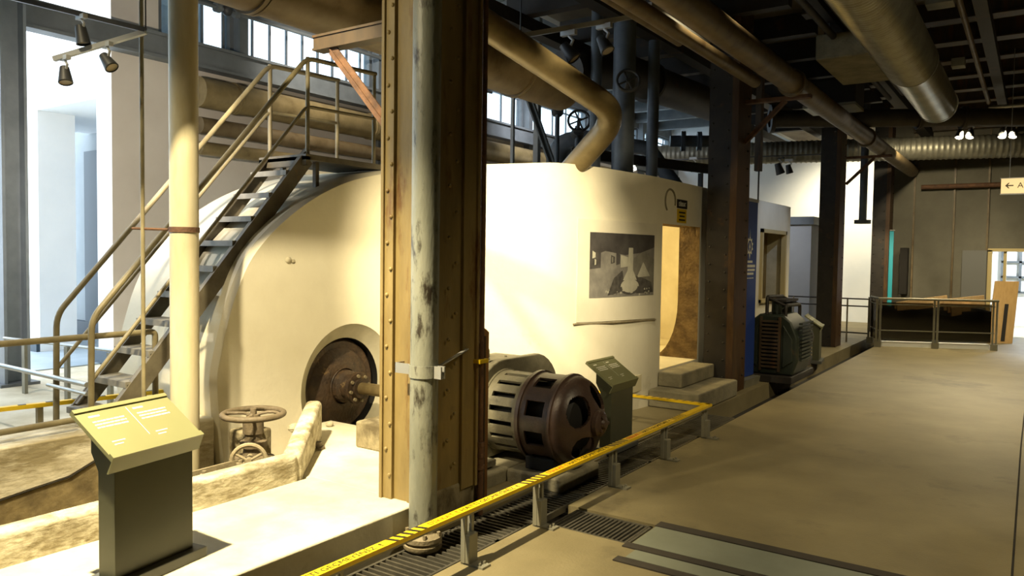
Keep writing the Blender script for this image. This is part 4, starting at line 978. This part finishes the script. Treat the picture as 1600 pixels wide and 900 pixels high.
t = thing('ceiling_unit', 'pale boxy ventilation unit hanging beyond the thick overhead pipe', 'ventilation unit', (-2.3,9.8,4.3)); new().b2((-2.3,9.8,4.1),(-1.7,11.4,4.40)).build('casing','dim_concrete',t,bevel=.02); new().b2((-2.2,9.9,4.4),(-2.16,9.94,4.95)).build('hanger','lamp',t)
t = thing('ceiling_unit', 'dark framed box hanging just before the black hall column', 'ventilation unit', (-2.5,12.5,4.0)); new().b2((-3.05,12.3,4.0),(-2.3,13.0,4.04)).build('tray','grey_post',t); new().b2((-3.05,12.3,4.04),(-2.3,13.0,4.4)).build('casing','dark_int',t,bevel=.02)

# ================================================================== TRACK LIGHTS
def spot_head(name, loc, direction, label, lit=False, size=1.0, group='track spotlights'):
    t = thing(name, label, 'spotlight', loc, 0, group); d = V(direction).normalized(); p = V(loc)
    c = new(); c.b2(p+V((-.05,-.016,-.0))*size,p+V((.05,.016,.03))*size); c.build('adapter','track' if not lit else 'lamp',t,bevel=.003)
    c = new(); q = p+V((0,0,-.09))*size; c.tube([p,p+V((.03,0,-.03))*size,q],.009*size,8); c.build('arm','track',t)
    c = new(); c.lathe([(.0,-.05),(.028,-.05),(.034,-.03),(.043,.06),(.045,.07),(.038,.07)],q,d,20) if size == 1 else c.lathe([(.0,-.05*size),(.028*size,-.05*size),(.045*size,.06*size),(.038*size,.065*size)],q,d,14); can = c.build('can','lamp',t)
    c = new(); c.lathe([(.04*size,.055*size),(0,.055*size)],q,d,20); c.build('lens','lens' if lit else 'lens_off',can)
    return t
t = thing('light_track', 'dark ceiling track in the upper left carrying one lamp', 'light track', (-5.2,2.6,3.2))
tA = V((-5.62,2.2,3.34)); tB = V((-4.83,2.82,3.125)); tC = V((-5.32,2.48,2.93))
new().bar(tA,tB,.03,.03).build('bar','track_dark',t)
c = new(); c.cyl(tB,(tB.x,tB.y,4.9),.005,n=6); c.build('cable','lamp',t)
t = thing('light_track', 'pale ceiling track in the upper left carrying two lamps', 'light track', (-5.0,2.65,3.05))
new().bar(tB+V((0,0,-.01)),tC,.03,.03).build('bar','track',t)
spot_head('spotlight', tuple(tA.lerp(tB,.6)+V((0,0,-.03))), (.15,.1,-1), 'dark spotlight pointing straight down on the dark track', size=1)
spot_head('spotlight', tuple(tB.lerp(tC,.42)+V((.0,.0,-.03))), (.75,.2,-.9), 'spotlight tilted right in the middle of the pale track', size=1.001)
spot_head('spotlight', tuple(tB.lerp(tC,.88)+V((.0,.0,-.03))), (.35,-.1,-1), 'spotlight at the free end of the pale track', size=1.001)
t = thing('light_track', 'pale track under the ceiling above the bright elbow', 'light track', (-4.1,7,4.0))
new().bar((-4.54,6.38,3.865),(-3.73,8.29,4.50),.05,.05).build('bar','track',t); new().cyl((-4.44,6.6,3.9),(-4.44,6.6,4.95),.008,n=6).build('hanger','lamp',t)
spot_head('spotlight', (-4.2,7.16,4.04), (.6,.2,-.8), 'spotlight on the track directly above the bright elbow pipe', size=1.8)
spot_head('spotlight', (-4.02,7.62,4.2), (.5,-.1,-.8), 'spotlight at the upper end of the track above the bright elbow', size=1.8)
lit = [((-7.6,15.8,3.95),'lit spotlight left of the second column, shining over the casing roof'),((-5.0,18.2,4.0),'lit spotlight between the second column and the black column')]
for p,l in lit: spot_head('far_spotlight', p, (.3,.2,-1), l, True, 2.3, 'lit far spotlights')
spot_head('far_spotlight', (-4.75,18.1,3.92), (.2,.2,-1), 'unlit small spotlight right of the lit one above the pale wall', False, 1.8, 'lit far spotlights')
spot_head('far_spotlight', (-6.6,17.0,3.95), (.2,.2,-1), 'unlit small spotlight hanging right of the second column over the roof', False, 1.8, 'lit far spotlights')
t = thing('light_track', 'long ceiling track before the corrugated far duct', 'light track', (-5,18,3.98)); new().bar((-8.0,17.0,3.99),(-3.6,18.2,4.04),.03,.03).build('bar','track_dark',t)
for i,(x,y,l) in enumerate(((-1.30,17.0,'leftmost lit downlight of the bright pair near the hanging sign'),(-1.13,17.07,'second lit downlight of the bright left pair near the hanging sign'),(-.62,17.3,'lit downlight directly above the hanging sign, left of its pair'),(-.45,17.37,'lit downlight at the right edge, above the hanging sign'))):
    spot_head('far_spotlight', (x,y,4.3), (-.1,-.45,-1), l, True, 1.7, 'lit far spotlights')
t = thing('light_track', 'dark track carrying the bright lamp pairs before the far duct', 'light track', (-.9,17.2,4.33)); new().bar((-1.8,16.78,4.33),(.3,17.7,4.33),.03,.03).build('bar','track_dark',t)
# small work lamp glowing under the stair platform
t = thing('small_lamp', 'small glowing round lamp under the stair platform', 'lamp', (-5.95,4.6,2.35))
lp_ = V((-9.0,7.2,3.05)); c = new(); c.sph((-6.0,4.72,2.45),.022,12,8); c.build('bulb','lens',t); new().cyl((-6.0,4.72,2.46),(-5.92,4.75,2.5),.008,n=8).build('holder','lamp',t)

# ================================================================== HANGING SIGN
t = thing('hanging_sign', 'small glowing cream sign with a left arrow hanging at the right edge', 'hanging sign', (-.2,13,2.78))
new().b2((-.46,12.985,2.67),(.5,13.015,2.88)).build('box','sign_glow',t)
c = new(); c.b2((-.47,12.98,2.655),(.51,13.02,2.67)); c.b2((-.47,12.98,2.88),(.51,13.02,2.89)); c.build('frame','silver',t)
c = new(); z = 2.78
c.b2((-.385,12.982,z-.008),(-.31,12.984,z+.008)); c.prism([(-.41,12.984,z),(-.37,12.984,z+.04),(-.355,12.984,z+.04),(-.385,12.984,z),(-.355,12.984,z-.04),(-.37,12.984,z-.04)],(0,-.002,0))
put_text(c,'AT',.11,(-.265,12.983,z-.035),(1,0,0),(0,0,1))
c.build('lettering','iron',t)
c = new(); c.cyl((-.36,13,2.89),(-.36,13,4.7),.004,n=6); c.cyl((.4,13,2.89),(.4,13,4.7),.004,n=6); c.build('cable','silver',t)

# ================================================================== GREEN MACHINE AND RUSTY MACHINE
t = thing('green_machine', 'dark green ribbed old engine standing by the blue banner', 'engine', (-3.0,11.1,0))
def MC(x,y,z): return V((-2.98+x,11.15+y,z))
c = new(); c.b2(MC(-.35,-.5,0),MC(.3,.75,.1)); c.build('skid','steel_dark',t,bevel=.01)
c = new(); prof2 = [(-.30,.1),(-.37,.3),(-.36,.62),(-.27,.84),(-.16,.93),(.16,.93),(.27,.84),(.36,.62),(.37,.3),(.30,.1)]
c.prism([MC(x-.02,-.40,z) for x,z in prof2],(0,.75,0)); c.build('crankcase','green',t,bevel=.03)
c = new()
for k in range(13): c.b2(MC(-.13,-.455,.2+.052*k),MC(.09,-.40,.228+.052*k))
c.b2(MC(-.16,-.44,.15),MC(-.13,-.40,.9)); c.b2(MC(.09,-.44,.15),MC(.12,-.40,.9)); c.build('front_ribs','col_dark',t)
c = new()
for s_ in (-1,1): new().prism([MC(-.02+s_*.17,-.40,.2),MC(-.02+s_*.31,-.40,.3),MC(-.02+s_*.30,-.40,.6),MC(-.02+s_*.17,-.40,.8)],(0,-.03,0)).build('front_cover','green',t,bevel=.01)
c = new()
for k in range(11): c.b2(MC(.33,-.3,.3+.05*k),MC(.38,.3,.325+.05*k))
c.build('side_ribs','green',t)
c = new()
c.tube(rounded([MC(-.1,-.32,.9),MC(-.1,-.32,1.17),MC(-.1,.5,1.15),MC(-.1,.5,.85)],.05,4),.025,8); c.tube(rounded([MC(.15,-.3,.9),MC(.15,-.3,1.06),MC(.15,.45,1.04),MC(.15,.45,.85)],.05,4),.025,8); c.tube([MC(-.1,-.3,1.16),MC(.15,-.28,1.05)],.02,8); c.tube([MC(-.1,.45,1.14),MC(.15,.42,1.04)],.02,8); c.b2(MC(-.12,-.25,1.1),MC(.14,.4,1.13)); c.build('top_frame','steel_dark',t)
c = new(); c.cyl(MC(0,-.2,.9),MC(0,-.2,1.1),.07,n=14); c.cyl(MC(0,.25,.9),MC(0,.25,1.08),.09,n=14); c.bar(MC(0,-.3,.95),MC(.1,.4,1.1),.03,.03); c.build('cylinder_heads','green',t)
c = new(); c.lathe([(0,-.03),(.24,-.03),(.24,.03),(.19,.04),(.19,.0),(.05,.0),(.05,.05),(0,.05)],MC(-.42,-.0,.42),(-1,0,0),28); c.build('flywheel','steel_dark',t)
c = new(); c.cyl(MC(.0,.45,.5),MC(.0,1.15,.5),.16,n=20); c.lathe([(.0,.7),(.19,.7),(.19,.76),(0,.76)],MC(0,.45,.5),(0,1,0),20); c.b2(MC(-.2,.7,.1),MC(.2,1.0,.4)); c.build('generator','dark_pipe',t)
dup(st, (-2.95,13.3,0), math.radians(8), 'distant information stand before the black column, past the green machine')

# ================================================================== FAR RAILING, PLANKS, BOARD
t = thing('glass_railing', 'grey steel railing with dark glass panels around the opening at the far end', 'railing', (-1.6,16.7,0))
RA = V((-2.52,16.45,0)); RB = V((-.62,17.3,0)); RC = V((-2.78,17.15,0)); RD = V((-.45,19.2,0))
def rl(k,z,off=0): return RA.lerp(RB,k)+V((0,0,z))
c = new(); c.tube([RC+V((0,0,.95)),RA+V((0,0,.95)),RB+V((.05,.02,.95))],.024,10); c.build('top_rail','grey_post',t)
c = new()
for z in (.84,.33): c.tube([RC+V((0,0,z)),RA+V((0,0,z)),RB+V((0,0,z))],.012,8)
c.build('mid_rail','grey_post',t)
for q in (RA,RA.lerp(RB,.5),RB,RC):
    c = new(); c.box(q+V((-.03,0,.47)),(.035,.05,.94)); c.box(q+V((.03,0,.47)),(.035,.05,.94)); c.box(q+V((0,0,.06)),(.12,.1,.12)); c.build('post','grey_post',t)
c = new()
dn = (RB-RA).normalized(); 
for k0,k1 in ((.03,.47),(.53,.97)): c.prism([rl(k0,.14),rl(k1,.14),rl(k1,.88),rl(k0,.88)],V((.45,-.9,0))*-.01)
c.prism([RC.lerp(RA,.05)+V((0,0,.14)),RC.lerp(RA,.95)+V((0,0,.14)),RC.lerp(RA,.95)+V((0,0,.88)),RC.lerp(RA,.05)+V((0,0,.88))],(.01,0,0)); c.build('glass_panel','smoke',t)
c = new(); c.prism([rl(.02,.0)+V((-.05,.12,0)),rl(.98,.0)+V((-.05,.12,0)),rl(.98,.0)+V((-.1,.22,0)),rl(.02,.0)+V((-.1,.22,0))],(0,0,.1)); c.build('lit_floor_strip','white',t)  # white strip standing in for the lit floor inside the railing
# dark container behind it with planks
t = thing('timber_bin', 'dark open bin behind the far railing, stacked with timber', 'timber bin', (-1.55,17.6,0))
bq = [(-2.62,17.15),(-.72,17.75),(-.98,18.7),(-2.72,18.15)]
c = new()
for i in range(4):
    p,q = V((*bq[i],0)),V((*bq[(i+1)%4],0)); c.bar(p+V((0,0,.42)),q+V((0,0,.42)),.04,.6)
c.poly([(x,y,.12) for x,y in bq]); c.build('panels','dark_int',t)
pls = [((-2.3,17.0,.77),(-1.45,17.45,.93),.24),((-2.35,17.1,.72),(-1.55,17.55,.85),.18),((-1.5,17.25,.83),(-.82,17.5,.93),.3),((-1.42,17.15,.76),(-1.05,17.4,.80),.2),((-1.35,17.1,.70),(-1.2,17.3,.74),.22)]
labs = ['long slanting raw plank on the left of the timber bin','plank lying below the long slanting one in the timber bin','widest pale plank on the right of the timber bin','short pale plank end in the middle of the bin','lowest short plank end in the middle of the bin']
for (p0,p1,w_),l in zip(pls,labs):
    tag(new().bar(V(p0)+V((0,.14,-.0)),V(p1)+V((0,.14,.0)),.03,w_*.75).build('plank','plank'), l, 'plank', 'planks in the timber bin')
t = thing('plywood_board', 'large plywood board with dark slot leaning beside the bright far doorway', 'plywood board', (-.6,18.9,0))
q0,q1 = V((-.80,18.9,0)),V((-.36,19.05,0)); lean = V((.06,.9,1.28))
c = new(); c.prism([q0,q1,q1+lean,q0+lean],V((-.02,.06,-.03))*.4); c.build('board','wood',t)
c = new(); u_ = (q1-q0); nrm = V((.0,-.006,.004)); s0 = q0+u_*.52+nrm; s1 = q0+u_*.68+nrm; c.prism([s0+lean*.03,s1+lean*.03,s1+lean*.62,s0+lean*.62],V((0,-.003,.002))); c.build('slot','dark_int',t)
# thin railing before the lit wall
t = thing('thin_railing', 'thin dark railing in front of the pale lit wall', 'railing', (-3.5,17,0))
c = new()
for z in (.9,.75,.2): c.tube([(-4.6,17.0,z),(-2.8,17.0,z)],.014,8)
c.build('rails','steel_dark',t)
for x in (-4.28,-3.63,-3.2): new().cyl((x,17.0,0),(x,17.0,.9),.016,n=8).build('post','khaki',t)

# ================================================================== LIGHT
W = bpy.data.worlds.new('World'); S.world = W; W.use_nodes = True
bg = W.node_tree.nodes['Background']; bg.inputs['Color'].default_value = (.80,.90,1.0,1); bg.inputs['Strength'].default_value = 4.4
def aim(o, p, q): o.location = p; o.rotation_euler = (V(q)-V(p)).to_track_quat('-Z','Y').to_euler()
def spot(p, q, power, angle, color=(1,.80,.46), blend=.6, size=.05):
    l = bpy.data.lights.new('spot','SPOT'); l.energy = power; l.spot_size = math.radians(angle); l.spot_blend = blend; l.color = color; l.shadow_soft_size = size
    o = bpy.data.objects.new('spot_lamp', l); COL.objects.link(o); aim(o, p, q); return o
def area(p, q, power, sx, sy, color=(1,.8,.5)):
    l = bpy.data.lights.new('area','AREA'); l.energy = power; l.shape = 'RECTANGLE'; l.size = sx; l.size_y = sy; l.color = color
    o = bpy.data.objects.new('area_lamp', l); COL.objects.link(o); aim(o, p, q); return o
WARM = (1,.84,.52)
spot((-3.2,1.2,4.3),(-3.5,2.7,.2),2350,58,WARM,.8)
spot((-3.3,1.5,3.2),(-5.35,2.3,.15),170,46,WARM,.8)  # added spot to brighten the pit wall face
spot((-4.7,1.4,4.3),(-4.9,3.0,.2),200,60,WARM,.8)
spot((-1.6,3.75,3.7),(-4.4,6.2,1.65),1500,46,WARM,.8)
spot((-2.75,5.5,4.4),(-3.6,6.1,3.3),110,44,WARM,.9)
spot((-3.45,1.2,4.5),(-5.2,4.8,1.2),1400,50,WARM,.5)
spot((-4.2,-.6,4.4),(-3.2,3.4,2.3),380,36,WARM,.8)
spot((-2.5,6.9,4.55),(-3.5,8.3,1.2),130,80,WARM,.9)
spot((-5.1,2.6,2.8),(-9.0,6.4,2.4),420,80,(1,.86,.66),.8)
spot((-7.6,7.2,5.2),(-9.3,9.5,3.4),300,120,(1,.9,.75),.9)  # added spot to bring out the pipes on the bay wall
spot((-7.6,13,5.2),(-9.3,15,3.4),300,120,(.95,.95,1),.9)
# aisle lamps
spot((.8,3.8,4.5),(.4,6.5,0),520,125,WARM,1,.1)
spot((.9,9.5,4.5),(.3,11.5,0),560,110,WARM,1,.1)
spot((-1.2,17.0,4.15),(-1.6,15.0,0),800,90,WARM,.8,.1)
spot((-.5,17.3,4.15),(-.5,14.8,0),700,90,WARM,.8,.1)
spot((-1.3,17.0,4.15),(-1.6,17.3,.85),600,40,WARM,.8,.1)
spot((-.6,17.0,4.15),(-.8,19.6,.7),420,80,WARM,.9,.1)
spot((-2.0,16.6,4.15),(-2.0,20.5,1.8),300,100,WARM,1,.1)
# lit wall at the end
spot((-4.4,20.5,4.2),(-4.0,22.6,2.2),420,130,(1,.87,.6),.9,.1)
spot((-3.0,17.4,3.3),(-3.1,19.8,1.4),260,40,WARM,.9)
spot((-6.5,18.0,4.0),(-6,20,1.5),500,130,(1,.95,.85),.9,.1)
spot((-7.4,15.8,3.9),(-8.4,17.5,1.5),500,130,(1,.95,.85),.9,.1)
spot((-7.4,1.6,5.2),(-7.2,3.2,.25),420,80,(1,.93,.85),.9)  # added spot that brightens the landing floor, no fixture
spot((-4.7,15.2,4.3),(-5.0,17.4,1.3),220,60,(.9,.93,1),.9)  # added cool spot lifting the pale partition
# added cool spot that tints the far part of the casing blue
spot((-1.2,11.6,4.4),(-3.6,13.0,1.7),160,44,(.62,.74,1),.8,.08)
# inside the casing
l = bpy.data.lights.new('inside','POINT'); l.energy = 90; l.color = (1,.78,.4); l.shadow_soft_size = .1
o = bpy.data.objects.new('inside_lamp', l); COL.objects.link(o); o.location = (-5.2,9.3,2.2)
# cool light from far lamp above roof
# bright room behind the far doorway
l = bpy.data.lights.new('room','POINT'); l.energy = 300; l.color = (.85,.93,1); l.shadow_soft_size = .2
o = bpy.data.objects.new('room_lamp', l); COL.objects.link(o); o.location = (.6,22.5,2.6)

# ================================================================== CAMERA
cam = bpy.data.cameras.new('camera'); cam.sensor_width = 36; cam.lens = 27.0; cam.clip_end = 200
co = bpy.data.objects.new('camera', cam); COL.objects.link(co)
yaw, pit, rol = math.radians(34.3), math.radians(2.46), math.radians(.8)
fw = V((-math.sin(yaw)*math.cos(pit), math.cos(yaw)*math.cos(pit), -math.sin(pit))); r0 = V((math.cos(yaw), math.sin(yaw), 0)); u0 = r0.cross(fw)
rt = r0*math.cos(rol)+u0*math.sin(rol); up = -r0*math.sin(rol)+u0*math.cos(rol)
mm = Matrix((rt, up, -fw)).transposed().to_4x4(); mm.translation = V((0,0,1.7)); co.matrix_world = mm
S.camera = co
S.view_settings.view_transform = 'Standard'; S.view_settings.look = 'None'; S.view_settings.gamma = 1.0; S.view_settings.exposure = 0.35; S.view_settings.use_curve_mapping = False
S.cycles.max_bounces = 8; S.cycles.diffuse_bounces = 4; S.cycles.transparent_max_bounces = 12; S.cycles.sample_clamp_indirect = 6; S.cycles.caustics_reflective = False; S.cycles.caustics_refractive = False
S.cycles.use_denoising = True
